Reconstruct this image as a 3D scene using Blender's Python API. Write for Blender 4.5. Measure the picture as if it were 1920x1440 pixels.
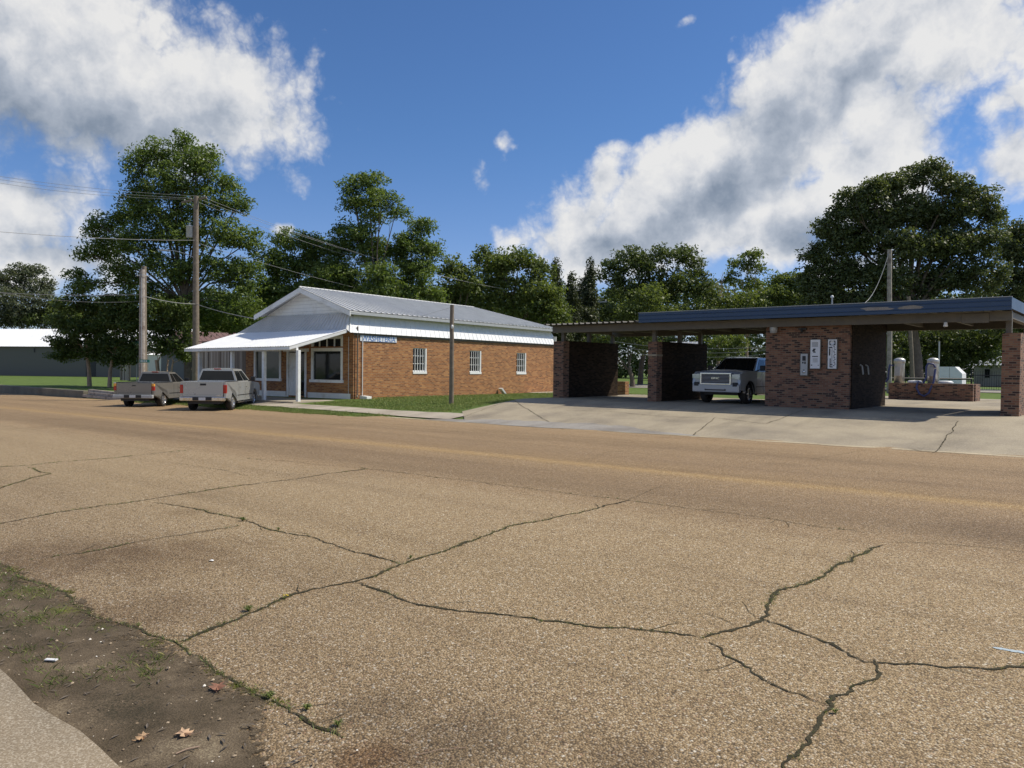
import bpy, bmesh, math, random
import numpy as np
from mathutils import Vector, Matrix, noise
rnd = random.Random(7); rng = np.random.default_rng(11)
R_ = math.radians
sc = bpy.context.scene
for o in list(bpy.data.objects): bpy.data.objects.remove(o)

# ------------------------------------------------------------------ camera
F, YAW, PIT, ROLL, CZ = 1430.0, 40.3, -1.2, 0.6, 1.7
CAMM = Matrix.Rotation(R_(YAW), 3, 'Z') @ Matrix.Rotation(R_(90+PIT), 3, 'X') @ Matrix.Rotation(R_(ROLL), 3, 'Z')
cd = bpy.data.cameras.new('camera'); cam = bpy.data.objects.new('camera', cd)
sc.collection.objects.link(cam)
cam.matrix_world = Matrix.Translation((0, 0, CZ)) @ CAMM.to_4x4()
cd.sensor_width = 36; cd.lens = F/1920*36; cd.clip_start = .1; cd.clip_end = 3000
sc.camera = cam
sc.view_settings.view_transform = 'Standard'; sc.view_settings.look = 'None'
sc.view_settings.exposure = 0.0; sc.view_settings.gamma = 1

# ------------------------------------------------------------------ sun
SUN = Vector((2.0, 2.4, 3.75)).normalized()
sd = bpy.data.lights.new('sun', 'SUN'); sun = bpy.data.objects.new('sun', sd)
sc.collection.objects.link(sun); sd.energy = 4.6; sd.angle = R_(.53); sd.color = (1, .925, .79)
sun.rotation_euler = SUN.to_track_quat('Z', 'Y').to_euler(); sun.location = (20, 20, 40)

# ------------------------------------------------------------------ node helpers
class NT:
    def __init__(s, tree): s.t = tree; s.n = tree.nodes; s.l = tree.links
    def new(s, t, **k):
        n = s.n.new(t)
        for a, b in k.items(): setattr(n, a, b)
        return n
    def put(s, sock, v):
        if isinstance(v, bpy.types.NodeSocket): s.l.new(v, sock)
        elif v is not None: sock.default_value = v
    def m(s, op, a, b=None, c=None, clamp=False):
        n = s.new('ShaderNodeMath', operation=op, use_clamp=clamp)
        for i, v in enumerate((a, b, c)):
            if v is not None: s.put(n.inputs[i], v)
        return n.outputs[0]
    def vm(s, op, a, b=None, scale=None):
        n = s.new('ShaderNodeVectorMath', operation=op)
        s.put(n.inputs[0], a)
        if b is not None: s.put(n.inputs[1], b)
        if scale is not None: s.put(n.inputs[3], scale)
        return n.outputs[1] if op in ('LENGTH', 'DOT_PRODUCT', 'DISTANCE') else n.outputs[0]
    def xyz(s, v): n = s.new('ShaderNodeSeparateXYZ'); s.put(n.inputs[0], v); return n.outputs
    def comb(s, x, y, z):
        n = s.new('ShaderNodeCombineXYZ')
        for i, v in enumerate((x, y, z)): s.put(n.inputs[i], v)
        return n.outputs[0]
    def noise(s, v, scale, detail=3, rough=.5, out=0, dim='3D'):
        n = s.new('ShaderNodeTexNoise', noise_dimensions=dim)
        s.put(n.inputs['Vector'], v); s.put(n.inputs['Scale'], scale)
        s.put(n.inputs['Detail'], detail); s.put(n.inputs['Roughness'], rough)
        return n.outputs[out]
    def vor(s, v, scale, out='Distance', feature='F1'):
        n = s.new('ShaderNodeTexVoronoi', feature=feature)
        s.put(n.inputs['Vector'], v); s.put(n.inputs['Scale'], scale); return n.outputs[out]
    def sstep(s, v, a, b, lo=0., hi=1.):
        n = s.new('ShaderNodeMapRange', interpolation_type='SMOOTHSTEP')
        s.put(n.inputs[0], v); s.put(n.inputs[1], a); s.put(n.inputs[2], b); s.put(n.inputs[3], lo); s.put(n.inputs[4], hi)
        return n.outputs[0]
    def ramp(s, v, stops, interp='LINEAR'):
        n = s.new('ShaderNodeValToRGB'); cr = n.color_ramp; cr.interpolation = interp
        while len(cr.elements) < len(stops): cr.elements.new(.5)
        for e, (p, c) in zip(cr.elements, stops): e.position = p; e.color = (*c, 1) if len(c) == 3 else c
        s.put(n.inputs[0], v); return n.outputs[0]
    def mix(s, f, a, b, mode='MIX'):
        n = s.new('ShaderNodeMix', data_type='RGBA', blend_type=mode)
        s.put(n.inputs[0], f)
        for k, v in ((6, a), (7, b)):
            if isinstance(v, tuple) and len(v) == 3: v = (*v, 1)
            s.put(n.inputs[k], v)
        return n.outputs[2]
    def bump(s, h, strength=.3, dist=.01):
        n = s.new('ShaderNodeBump'); s.put(n.inputs['Strength'], strength); s.put(n.inputs['Distance'], dist)
        s.put(n.inputs['Height'], h); return n.outputs[0]

# ------------------------------------------------------------------ world: sky with clouds placed by direction
w = bpy.data.worlds.new('World'); sc.world = w; w.use_nodes = True
g = NT(w.node_tree); g.n.clear()
wout = g.new('ShaderNodeOutputWorld'); bg = g.new('ShaderNodeBackground'); g.l.new(bg.outputs[0], wout.inputs[0])
SKYK = .1
sky = g.new('ShaderNodeTexSky', sky_type='NISHITA'); sky.sun_disc = False
sky.sun_elevation = math.asin(SUN.z); sky.sun_rotation = math.atan2(SUN.x, SUN.y)
sky.air_density = 1.0; sky.dust_density = .25; sky.ozone_density = 2.6; sky.altitude = 200
def azel(px, py):
    t = (px-960)/F; az = math.atan(t); return az, math.atan((690+(px-960)*.0105-py)/F*math.cos(az))
BL = [  # x, y, rx, ry, tilt(deg, up to the right +), weight
 (40, 80, 330, 170, 0, 1.5), (240, 190, 330, 125, 0, 1.35), (440, 205, 150, 95, 15, 1.0), (520, 235, 85, 65, 0, .8),
 (345, 85, 50, 80, -30, .5), (600, 120, 70, 45, 50, .33), (20, 400, 150, 95, 0, 1.2), (100, 490, 110, 60, 0, .9),
 (1070, 410, 110, 85, 35, 1.2), (1125, 330, 55, 60, 30, .9), (1180, 450, 230, 85, 8, 1.4), (1330, 350, 230, 140, 35, 1.6), (1440, 240, 210, 110, 42, 1.4),
 (1580, 130, 230, 125, 42, 1.5), (1690, 40, 220, 120, 25, 1.4), (1640, 270, 170, 120, 20, 1.1), (1520, 390, 190, 75, 10, 1.1),
 (1820, 80, 150, 80, 0, .95), (1900, 180, 80, 50, 0, .6), (1900, 320, 70, 70, 30, .85), (1490, 460, 80, 55, 35, .85), (1600, 490, 110, 70, 0, .9),
 (900, 330, 60, 80, 20, .27), (955, 265, 26, 50, 0, .27), (1365, 115, 16, 30, -35, .3), (1015, 455, 85, 60, 10, 1.0), (515, 438, 26, 20, 0, .85), (958, 458, 26, 16, 0, .8), (1270, 45, 60, 20, 10, .27)]
GB = [(90, 235, 300, 70, 0, 1.0), (330, 255, 160, 45, 0, .6), (60, 330, 120, 30, 0, .7), (90, 470, 120, 35, 0, .8), (1370, 350, 210, 62, 38, 1.0), (1560, 190, 170, 40, 42, .55), (1130, 470, 140, 40, 5, .65), (1540, 440, 130, 45, 0, .8), (1520, 110, 60, 60, 0, .0), (1700, 160, 120, 50, 20, .35)]
def blobs(q, v, lst, grow, k):
    acc = None
    for (x, y, rx, ry, tl, wt) in lst:
        a, e = azel(x, y); c, s_ = math.cos(R_(tl)), math.sin(R_(tl))
        d = q.vm('SUBTRACT', v, (a, e, 0)); kx = rx/F*grow; ky = ry/F*grow
        u1 = q.vm('DOT_PRODUCT', d, (c/kx, s_/kx, 0)); u2 = q.vm('DOT_PRODUCT', d, (-s_/ky, c/ky, 0))
        r2 = q.m('MULTIPLY_ADD', u1, u1, q.m('MULTIPLY', u2, u2))
        b = q.m('MAXIMUM', q.m('SUBTRACT', wt, q.m('MULTIPLY', q.m('SQRT', r2), max(wt, .8))), -.65)
        acc = b if acc is None else q.m('SMOOTH_MAX', acc, b, k)
    return acc
def cloud_group():
    t = bpy.data.node_groups.new('cloud_density', 'ShaderNodeTree')
    for nm, ty in (('ae', 'NodeSocketVector'), ('base', 'NodeSocketFloat')): t.interface.new_socket(nm, in_out='INPUT', socket_type=ty)
    t.interface.new_socket('density', in_out='OUTPUT', socket_type='NodeSocketFloat')
    q = NT(t); gi = q.new('NodeGroupInput'); go = q.new('NodeGroupOutput'); v0 = gi.outputs[0]; acc = gi.outputs[1]
    n1 = q.noise(v0, 8, 9, .60, dim='2D'); sv = q.vm('ADD', v0, q.vm('SCALE', q.vm('SUBTRACT', q.noise(v0, 30, 3, .6, out=1, dim='2D'), (.5, .5, .5)), scale=.022))
    vo = q.new('ShaderNodeTexVoronoi', feature='F1', voronoi_dimensions='2D'); q.put(vo.inputs['Vector'], sv)
    for k_, x_ in (('Scale', 19), ('Detail', 3.0), ('Roughness', .55), ('Lacunarity', 2.3)): vo.inputs[k_].default_value = x_
    den = q.m('ADD', acc, q.m('MULTIPLY', q.m('SUBTRACT', n1, .5), 1.25))
    den = q.m('ADD', den, q.m('MULTIPLY', q.m('SUBTRACT', .42, vo.outputs['Distance']), .36))
    t.links.new(den, go.inputs[0]); return t
cgt = cloud_group()
tc = g.new('ShaderNodeTexCoord').outputs['Generated']
rot = g.new('ShaderNodeVectorRotate', rotation_type='Z_AXIS'); g.put(rot.inputs['Vector'], tc); rot.inputs['Angle'].default_value = R_(-YAW)
X_, Y_, Z_ = g.xyz(rot.outputs[0])
az = g.m('ARCTAN2', X_, Y_); el = g.m('ARCSINE', Z_); ae = g.comb(az, el, 0)
wv_ = g.vm('SUBTRACT', g.noise(ae, 9, 3, .6, out=1, dim='2D'), (.5, .5, .5)); aew = g.vm('ADD', ae, g.vm('SCALE', wv_, scale=.06))
base = blobs(g, aew, BL, 1.12, .25); grey = blobs(g, aew, GB, 1.25, .15)
far = g.m('MULTIPLY', g.m('SUBTRACT', g.noise(ae, 1.7, 2, .5, dim='2D'), .5), 3.0)
inw = g.m('SUBTRACT', 1, g.m('MAXIMUM', g.sstep(g.m('ABSOLUTE', az), .72, 1.0), g.sstep(el, .62, .85)))
far = g.m('SUBTRACT', g.m('MULTIPLY', far, g.m('SUBTRACT', 1, inw)), inw); base = g.m('MAXIMUM', base, far)
def dens(off):
    n = g.new('ShaderNodeGroup'); n.node_tree = cgt; g.put(n.inputs[0], g.vm('ADD', ae, (*off, 0)) if off else ae); g.put(n.inputs[1], base); return n.outputs[0]
d0 = dens(None); d1 = dens((.020, .036))
cov = g.sstep(d0, -.12, .46)
lit = g.m('MULTIPLY', g.m('SUBTRACT', d0, d1), .55)
thick = g.sstep(d0, .3, 1.4); gm = g.sstep(g.m('ADD', grey, g.m('MULTIPLY', g.m('SUBTRACT', g.noise(ae, 14, 5, .6, dim='2D'), .5), .5)), -.15, .75)
br = g.m('ADD', g.m('SUBTRACT', g.m('SUBTRACT', .93, g.m('MULTIPLY', thick, .12)), g.m('MULTIPLY', gm, .44)), lit, clamp=True)
cc = g.ramp(br, [(0, (.20, .25, .33)), (.3, (.30, .36, .45)), (.6, (.54, .59, .67)), (.85, (.86, .87, .89)), (1, (1.0, .99, .97))])
cck = g.vm('SCALE', cc, scale=.84/SKYK)
skc = g.mix(1.0, sky.outputs[0], g.mix(g.sstep(el, .02, .32), (.80, .86, 1.18), (.61, .84, 1.13)), 'MULTIPLY')
below = g.sstep(Z_, -.02, .01)
res = g.mix(g.m('MULTIPLY', g.m('MULTIPLY', cov, .95), below), skc, cck)
g.put(bg.inputs[0], res); bg.inputs[1].default_value = SKYK
w.cycles.sampling_method = 'MANUAL'; w.cycles.sample_map_resolution = 512

# ------------------------------------------------------------------ coordinates of the place
# x runs along the street (to the right), y across it (away from the photographer), z up
def ray(px, py): return CAMM @ Vector(((px-960)/F, -(py-720)/F, -1))
def P(px, py, d): return Vector((0, 0, CZ)) + ray(px, py)*d
def lerp(v, xs, ys): return float(np.interp(v, xs, ys))
def H(x, y):
    L = .009*max(-90, min(10, x))
    road = L - .12*lerp(y, [11.6, 20.3], [0, 1])
    if y <= 18.9: return road
    e = L-.12
    cw = lerp(y, [18.9, 20.3, 26.5, 45, 110, 600], [road, e, .35, .35, .3, .3])
    ws = lerp(y, [18.9, 20.2, 20.6, 22.4, 25.7, 46, 110, 600], [road, -.30, -.26, -.16, -.03, -.05, .1, .2])
    lf = lerp(y, [18.9, 20.6, 21.0, 30, 110, 600], [road, e, -.12, -.1, .0, .2])
    t = lerp(x, [-50, -46], [1, 0]); z = lf*t+ws*(1-t)
    t = lerp(x, [-25, -21.5], [0, 1]); return z*(1-t)+cw*t
def onground(px, py, off=0):
    d = ray(px, py); z = 0.0; p = None
    for _ in range(12):
        p = Vector((0, 0, CZ)) + d*((z-CZ)/d.z); z = H(p.x, p.y)
    p.z = H(p.x, p.y)+off; return p

# ------------------------------------------------------------------ mesh helpers
class MB:
    def __init__(s): s.v = []; s.f = []; s.mi = []; s.smooth = []
    def add(s, vs, fs, sm=False, mi=0):
        b = len(s.v); s.v += [tuple(v) for v in vs]; s.f += [tuple(i+b for i in f) for f in fs]
        s.smooth += [sm]*len(fs); s.mi += [mi]*len(fs); return s
    def quad(s, a, b, c, d, mi=0): return s.add([a, b, c, d], [(0, 1, 2, 3)], mi=mi)
    def box(s, x0, x1, y0, y1, z0, z1, bev=0, mi=0):
        if bev:
            bm = bmesh.new(); bmesh.ops.create_cube(bm, size=1)
            for v in bm.verts: v.co = Vector(((x0+x1)/2+v.co.x*(x1-x0), (y0+y1)/2+v.co.y*(y1-y0), (z0+z1)/2+v.co.z*(z1-z0)))
            bmesh.ops.bevel(bm, geom=bm.edges[:], offset=bev, segments=2, affect='EDGES', profile=.5)
            bm.verts.index_update(); s.add([v.co for v in bm.verts], [[v.index for v in f.verts] for f in bm.faces], mi=mi); bm.free(); return s
        v = [(x0, y0, z0), (x1, y0, z0), (x1, y1, z0), (x0, y1, z0), (x0, y0, z1), (x1, y0, z1), (x1, y1, z1), (x0, y1, z1)]
        return s.add(v, [(0, 3, 2, 1), (4, 5, 6, 7), (0, 1, 5, 4), (1, 2, 6, 5), (2, 3, 7, 6), (3, 0, 4, 7)], mi=mi)
    def bar(s, a, b, wx, wy=None, roll=0, mi=0):     # rectangular bar from a to b
        a = Vector(a); b = Vector(b); d = (b-a).normalized(); wy = wy or wx
        up = Vector((0, 0, 1)) if abs(d.z) < .95 else Vector((0, 1, 0))
        x = d.cross(up).normalized(); y = x.cross(d).normalized()
        v = [p+x*sx*wx/2+y*sy*wy/2 for p in (a, b) for sx, sy in ((-1, -1), (1, -1), (1, 1), (-1, 1))]
        return s.add(v, [(0, 3, 2, 1), (4, 5, 6, 7), (0, 1, 5, 4), (1, 2, 6, 5), (2, 3, 7, 6), (3, 0, 4, 7)], mi=mi)
    def tube(s, pts, rads, n=8, cap=True, mi=0):
        pts = [Vector(p) for p in pts]
        if not hasattr(rads, '__len__'): rads = [rads]*len(pts)
        vs = []; fs = []; prev = None
        for i, p in enumerate(pts):
            d = (pts[min(i+1, len(pts)-1)]-pts[max(i-1, 0)]).normalized()
            if prev is None:
                up = Vector((0, 0, 1)) if abs(d.z) < .9 else Vector((1, 0, 0)); x = d.cross(up).normalized()
            else: x = (prev-d*prev.dot(d)).normalized()
            prev = x; y = d.cross(x)
            for k in range(n):
                a = 2*math.pi*k/n; vs.append(p+(x*math.cos(a)+y*math.sin(a))*rads[i])
        for i in range(len(pts)-1):
            for k in range(n):
                fs.append((i*n+k, i*n+(k+1) % n, (i+1)*n+(k+1) % n, (i+1)*n+k))
        s.add(vs, fs, True, mi)
        if cap:
            s.add(vs[:n], [tuple(range(n-1, -1, -1))], mi=mi); s.add(vs[-n:], [tuple(range(n))], mi=mi)
        return s
    def lathe(s, prof, n=20, c=(0, 0, 0), axis='z', mi=0, sm=True):
        vs = []; fs = []
        for r, h in prof:
            for k in range(n):
                a = 2*math.pi*k/n; x, y = r*math.cos(a), r*math.sin(a)
                vs.append((c[0]+x, c[1]+y, c[2]+h) if axis == 'z' else (c[0]+h, c[1]+x, c[2]+y))
        for i in range(len(prof)-1):
            for k in range(n): fs.append((i*n+k, i*n+(k+1) % n, (i+1)*n+(k+1) % n, (i+1)*n+k))
        return s.add(vs, fs, sm, mi)
    def prism(s, poly, axis, a, b, mi=0):            # poly of 2D points, extruded along axis from a to b
        n = len(poly)
        def mk(p, t): return (t, p[0], p[1]) if axis == 'x' else (p[0], t, p[1]) if axis == 'y' else (p[0], p[1], t)
        vs = [mk(p, a) for p in poly]+[mk(p, b) for p in poly]
        fs = [tuple(range(n)), tuple(range(2*n-1, n-1, -1))]+[(i, (i+1) % n, n+(i+1) % n, n+i) for i in range(n)]
        return s.add(vs, fs, mi=mi)
    def build(s, name, mat, parent=None, fixn=True):
        me = bpy.data.meshes.new(name); me.from_pydata(s.v, [], s.f)
        for m_ in (mat if isinstance(mat, (list, tuple)) else [mat]): me.materials.append(m_)
        me.polygons.foreach_set('use_smooth', s.smooth); me.polygons.foreach_set('material_index', s.mi)
        if fixn:
            bm = bmesh.new(); bm.from_mesh(me); bmesh.ops.recalc_face_normals(bm, faces=bm.faces[:]); bm.to_mesh(me); bm.free()
        me.update(); o = bpy.data.objects.new(name, me); sc.collection.objects.link(o)
        if parent: o.parent = parent
        return o
def set_u(o, us):
    uv = o.data.uv_layers.new(name='UVMap'); 
    for l in o.data.loops: uv.data[l.index].uv = (us[l.vertex_index], 0)
    return o
def empty(name, loc=(0, 0, 0), rz=0, label=None, cat=None, group=None):
    o = bpy.data.objects.new(name, None); sc.collection.objects.link(o); o.location = loc; o.rotation_euler = (0, 0, rz)
    o.empty_display_size = .3
    return tag(o, label, cat, group)
def tag(o, label=None, cat=None, group=None, kind=None):
    for k, v in (('label', label), ('category', cat), ('group', group), ('kind', kind)):
        if v: o[k] = v
    return o
def struct(o): o['kind'] = 'structure'; return o
def text_mesh(s, size, depth=.004, bold=.0, font=None):
    c = bpy.data.curves.new('lettering', 'FONT'); c.body = s; c.size = size; c.extrude = depth; c.offset = bold
    c.align_x = 'CENTER'; c.align_y = 'CENTER'
    o = bpy.data.objects.new('lettering', c); sc.collection.objects.link(o)
    bpy.context.view_layer.update()
    me = bpy.data.meshes.new_from_object(o.evaluated_get(bpy.context.evaluated_depsgraph_get()))
    bpy.data.objects.remove(o); bpy.data.curves.remove(c); return me
def copy_tree(o, parent=None):
    c = o.copy(); sc.collection.objects.link(c)
    if parent: c.parent = parent
    for ch in list(o.children): copy_tree(ch, c)
    return c

# ------------------------------------------------------------------ materials
def newmat(name):
    m = bpy.data.materials.new(name); m.use_nodes = True; q = NT(m.node_tree); b = q.n['Principled BSDF']; return m, q, b
def plain(name, col, rough=.6, metal=0, var=.12, scale=6, bumpk=0, dirt=None, coat=0, spec=.5):
    m, q, b = newmat(name); oc = q.new('ShaderNodeTexCoord').outputs['Object']
    n = q.noise(oc, scale, 5, .6); lo = tuple(c*(1-var) for c in col); hi = tuple(min(1, c*(1+var)) for c in col)
    c = q.ramp(n, [(.3, lo), (.7, hi)])
    if dirt:
        n2 = q.noise(oc, scale*.35, 6, .7); c = q.mix(q.sstep(n2, .48, .72), c, dirt)
    q.put(b.inputs['Base Color'], c); q.put(b.inputs['Roughness'], q.sstep(n, .2, .8, max(0, rough-.08), min(1, rough+.08)))
    b.inputs['Metallic'].default_value = metal; b.inputs['Coat Weight'].default_value = coat; b.inputs['Coat Roughness'].default_value = .04
    b.inputs['Specular IOR Level'].default_value = spec
    if bumpk: q.put(b.inputs['Normal'], q.bump(q.noise(oc, scale*8, 4, .6), bumpk, .01))
    return m
def brick_mat(name, stops, mortar, scale=1., bw=.21, bh=.0715, ms=.011, bumpk=.5):
    m, q, b = newmat(name); oc = q.new('ShaderNodeTexCoord').outputs['Object']
    x, y, z = q.xyz(oc); v = q.comb(q.m('ADD', x, y), z, 0)
    t = q.new('ShaderNodeTexBrick'); t.offset = .5
    q.put(t.inputs['Vector'], v); t.inputs['Scale'].default_value = 1
    for k, val in (('Mortar Size', ms), ('Mortar Smooth', .2), ('Bias', 0), ('Brick Width', bw), ('Row Height', bh)): t.inputs[k].default_value = val
    t.inputs['Color1'].default_value = (0, 0, 0, 1); t.inputs['Color2'].default_value = (1, 1, 1, 1); t.inputs['Mortar'].default_value = (.5, .5, .5, 1)
    c = q.ramp(t.outputs['Color'], stops)
    n = q.noise(oc, 1.3, 6, .65); n3 = q.noise(oc, 40, 3, .6)
    c = q.mix(q.sstep(n, .35, .75, 0, .35), c, (.6, .56, .5), 'MULTIPLY')
    c = q.mix(q.m('MULTIPLY', n3, .35), c, (.45, .4, .36), 'MULTIPLY')
    c = q.mix(q.sstep(q.noise(q.comb(q.m('MULTIPLY', q.m('ADD', x, y), 1.1), q.m('MULTIPLY', z, 13), 0), 1, 3, .6), .5, .72, 0, .55), c, (.55, .47, .42), 'MULTIPLY')
    c = q.mix(t.outputs['Fac'], c, mortar)
    q.put(b.inputs['Base Color'], c); b.inputs['Roughness'].default_value = .85
    h = q.m('ADD', q.m('SUBTRACT', 1, t.outputs['Fac']), q.m('MULTIPLY', n3, .3)); q.put(b.inputs['Normal'], q.bump(h, bumpk, .008))
    return m
M = {}
M['brick_orange'] = brick_mat('orange_brick', bw=.27, bh=.088, ms=.014, bumpk=.3, stops=[(0, (.20, .065, .020)), (.3, (.31, .108, .030)), (.6, (.39, .148, .042)), (1, (.52, .24, .08))], mortar=(.30, .205, .115))
M['brick_wash'] = brick_mat('mottled_pink_brick', [(0, (.05, .026, .022)), (.27, (.06, .03, .025)), (.33, (.20, .088, .055)), (.7, (.26, .125, .078)), (1, (.31, .17, .10))], (.20, .145, .10))
M['white'] = plain('white_paint', (.78, .78, .76), .45, var=.04, scale=3, dirt=(.6, .58, .53))
M['white_metal'] = plain('white_roof_metal', (.80, .81, .82), .38, var=.04, scale=2)
M['galv'] = plain('galvanised_roof_metal', (.58, .585, .58), .5, .1, var=.07, scale=1.4)
M['blue_metal'] = plain('blue_fascia_metal', (.030, .062, .125), .45, .0, var=.08, scale=1.5)
M['brown_metal'] = plain('brown_beam_metal', (.125, .108, .082), .6, .0, var=.18, scale=3)
M['deck'] = plain('roof_deck_metal', (.11, .10, .085), .6, .0, var=.15, scale=2)
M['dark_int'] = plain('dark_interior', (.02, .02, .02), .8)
M['shade_dark_wall'] = brick_mat('shade_darkened_brick', [(0, (.014, .009, .006)), (.3, (.022, .015, .010)), (.6, (.042, .027, .018)), (1, (.060, .040, .027))], (.034, .024, .017))  # brick of the bays, their deep shade put into the colour
M['shade_dark_wall'].node_tree.nodes['Principled BSDF'].inputs['Specular IOR Level'].default_value = .12
M['wood_pole'] = plain('weathered_pole_wood', (.20, .16, .12), .85, var=.3, scale=5, bumpk=.5)
M['wood_grey'] = plain('silvered_pole_wood', (.33, .29, .25), .85, var=.35, scale=6, bumpk=.5, dirt=(.15, .11, .09))
M['steel'] = plain('stainless_steel', (.50, .49, .46), .45, .55, var=.08, scale=4)
M['grey_metal'] = plain('grey_painted_metal', (.42, .43, .43), .45, .2, var=.08)
M['black'] = plain('black_plastic', (.018, .018, .02), .5)
M['rubber'] = plain('tyre_rubber', (.022, .021, .02), .8, var=.2, scale=12)
M['chrome'] = plain('chrome_trim', (.7, .7, .7), .15, 1.0, var=.03)
M['rim'] = plain('alloy_wheel', (.55, .55, .56), .28, .8, var=.05)
M['red_lens'] = plain('red_lamp_lens', (.42, .02, .015), .15, coat=.6)
M['amber_lens'] = plain('amber_lamp_lens', (.85, .38, .06), .15, coat=.6)
M['clear_lens'] = plain('clear_lamp_lens', (.45, .48, .5), .08, .4, coat=.8)
M['cable'] = plain('overhead_cable', (.30, .30, .30), .5)
M['hose'] = plain('blue_vacuum_hose', (.05, .06, .16), .5)
M['plaster'] = plain('cream_wall', (.70, .68, .60), .8, var=.06)
M['grey_wall'] = plain('dark_grey_wall', (.13, .125, .115), .7, var=.08)
M['brown_roof'] = plain('brown_shingle_roof', (.16, .095, .085), .85, var=.2, scale=4)
M['green_sign'] = plain('green_sign_face', (.02, .20, .14), .4)
M['plate'] = plain('licence_plate', (.62, .64, .64), .5, var=.15, scale=30)
M['blue_text'] = plain('blue_lettering_paint', (.10, .20, .46), .6, var=.2, scale=9)
M['sign_white'] = plain('faded_white_sign_board', (.74, .76, .78), .55, var=.06)
def carpaint(name, col, metal=.55, rough=.3):
    return plain(name, col, rough, metal*.6, var=.0, scale=.5, coat=.7)
M['silver'] = carpaint('silver_paint', (.43, .43, .41)); M['pewter'] = carpaint('pewter_grey_paint', (.24, .225, .20))
M['whitecar'] = carpaint('white_car_paint', (.36, .375, .395), .4); M['darkcar'] = carpaint('dark_blue_grey_paint', (.05, .06, .08), .3)
def glass_mat(name, col=(.012, .014, .015)):
    m, q, b = newmat(name); b.inputs['Base Color'].default_value = (*col, 1); b.inputs['Roughness'].default_value = .06
    b.inputs['Specular IOR Level'].default_value = .32
    oc = q.new('ShaderNodeTexCoord').outputs['Object']; q.put(b.inputs['Normal'], q.bump(q.noise(oc, 1.2, 2, .5), .06, .05)); return m
M['glass'] = glass_mat('dark_window_glass'); M['glass_pale'] = glass_mat('pale_reflecting_glass', (.10, .11, .11))

def road_mat(kind):
    m, q, b = newmat(kind); oc = q.new('ShaderNodeTexCoord').outputs['Object']; x, y, z = q.xyz(oc)
    v2 = q.comb(x, y, 0)
    cell = q.vor(v2, 92, 'Color'); dist = q.vor(v2, 92); cr = q.xyz(cell)[0]
    peb = q.ramp(cr, [(0, (.110, .074, .042)), (.2, (.26, .178, .097)), (.55, (.43, .305, .172)), (.85, (.58, .44, .27)), (1, (.84, .74, .58))])
    fine = q.vor(v2, 230, 'Color'); peb = q.mix(.35, peb, q.ramp(q.xyz(fine)[1], [(0, (.09, .06, .030)), (1, (.50, .36, .17))]))
    big = q.vor(v2, 38, 'Color'); bd_ = q.vor(v2, 38); bx_ = q.xyz(big)
    peb = q.mix(q.m('MULTIPLY', q.sstep(bd_, .42, .30), q.sstep(bx_[0], .74, .80, 0, .75)), peb, q.ramp(bx_[1], [(0, (.12, .075, .05)), (.4, (.45, .28, .17)), (.7, (.62, .52, .38)), (1, (.85, .80, .68))]))
    c = q.mix(q.sstep(dist, .50, .88, 0, .75), peb, (.07, .053, .034))
    yw = q.m('ADD', y, q.m('MULTIPLY', q.m('SUBTRACT', q.noise(v2, .35, 3), .5), .5))
    band = q.ramp(q.m('DIVIDE', yw, 21), [(0, (.62, .60, .60)), (.10, (.78, .77, .78)), (.24, (1.0, 1.0, .98)), (.37, (1.03, 1.02, 1.0)), (.40, (.95, .91, .87)), (.43, (.74, .70, .67)), (.49, (.78, .73, .70)), (.535, (.90, .84, .78)),
        (.555, (1.12, 1.02, .80)), (.575, (.90, .83, .74)), (.63, (.80, .74, .70)), (.70, (.90, .84, .79)), (.76, (.82, .765, .72)), (.84, (.94, .88, .83)), (.95, (1.04, .98, .92)), (1, (1.12, 1.07, 1.0))])
    c = q.mix(1, c, band, 'MULTIPLY')
    st = q.comb(q.m('MULTIPLY', x, .06), q.m('MULTIPLY', y, 1.3), 0)
    c = q.mix(q.sstep(q.noise(st, 1, 5, .65), .42, .7, 0, .30), c, (.55, .52, .50), 'MULTIPLY')
    c = q.mix(q.sstep(q.noise(v2, .42, 6, .62), .50, .75, 0, .30), c, (.52, .49, .47), 'MULTIPLY')
    c = q.mix(q.sstep(q.noise(v2, 1.9, 5, .7), .56, .78, 0, .25), c, (.5, .45, .42), 'MULTIPLY')
    nz = q.noise(v2, 3, 6, .7)
    for (px, py, r, col, amt) in ((850, 1400, .42, (.34, .33, .34), .5), (700, 1330, .3, (.45, .44, .44), .5), (690, 1420, .22, (.62, .50, .40), .8), (1180, 1425, .2, (.55, .53, .52), .5),
        (60, 1050, 1.1, (.55, .50, .46), .7), (330, 1040, .9, (.62, .56, .50), .6), (250, 1150, .6, (.6, .56, .52), .6), (1900, 1000, .9, (.66, .63, .62), .5), (350, 960, .35, (.62, .57, .5), .5), (1460, 870, .5, (.7, .68, .66), .4)):
        p = onground(px, py); dd = q.m('ADD', q.vm('DISTANCE', v2, (p.x, p.y, 0)), q.m('MULTIPLY', q.m('SUBTRACT', nz, .5), r*1.6))
        c = q.mix(q.sstep(dd, r*1.2, r*.25, 0, amt), c, col, 'MULTIPLY')
    q.put(b.inputs['Base Color'], c); b.inputs['Roughness'].default_value = .85; b.inputs['Specular IOR Level'].default_value = .3
    h = q.m('SUBTRACT', 1, dist); q.put(b.inputs['Normal'], q.bump(h, .9, .008)); return m
M['road'] = road_mat('chip_seal_road')
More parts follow.
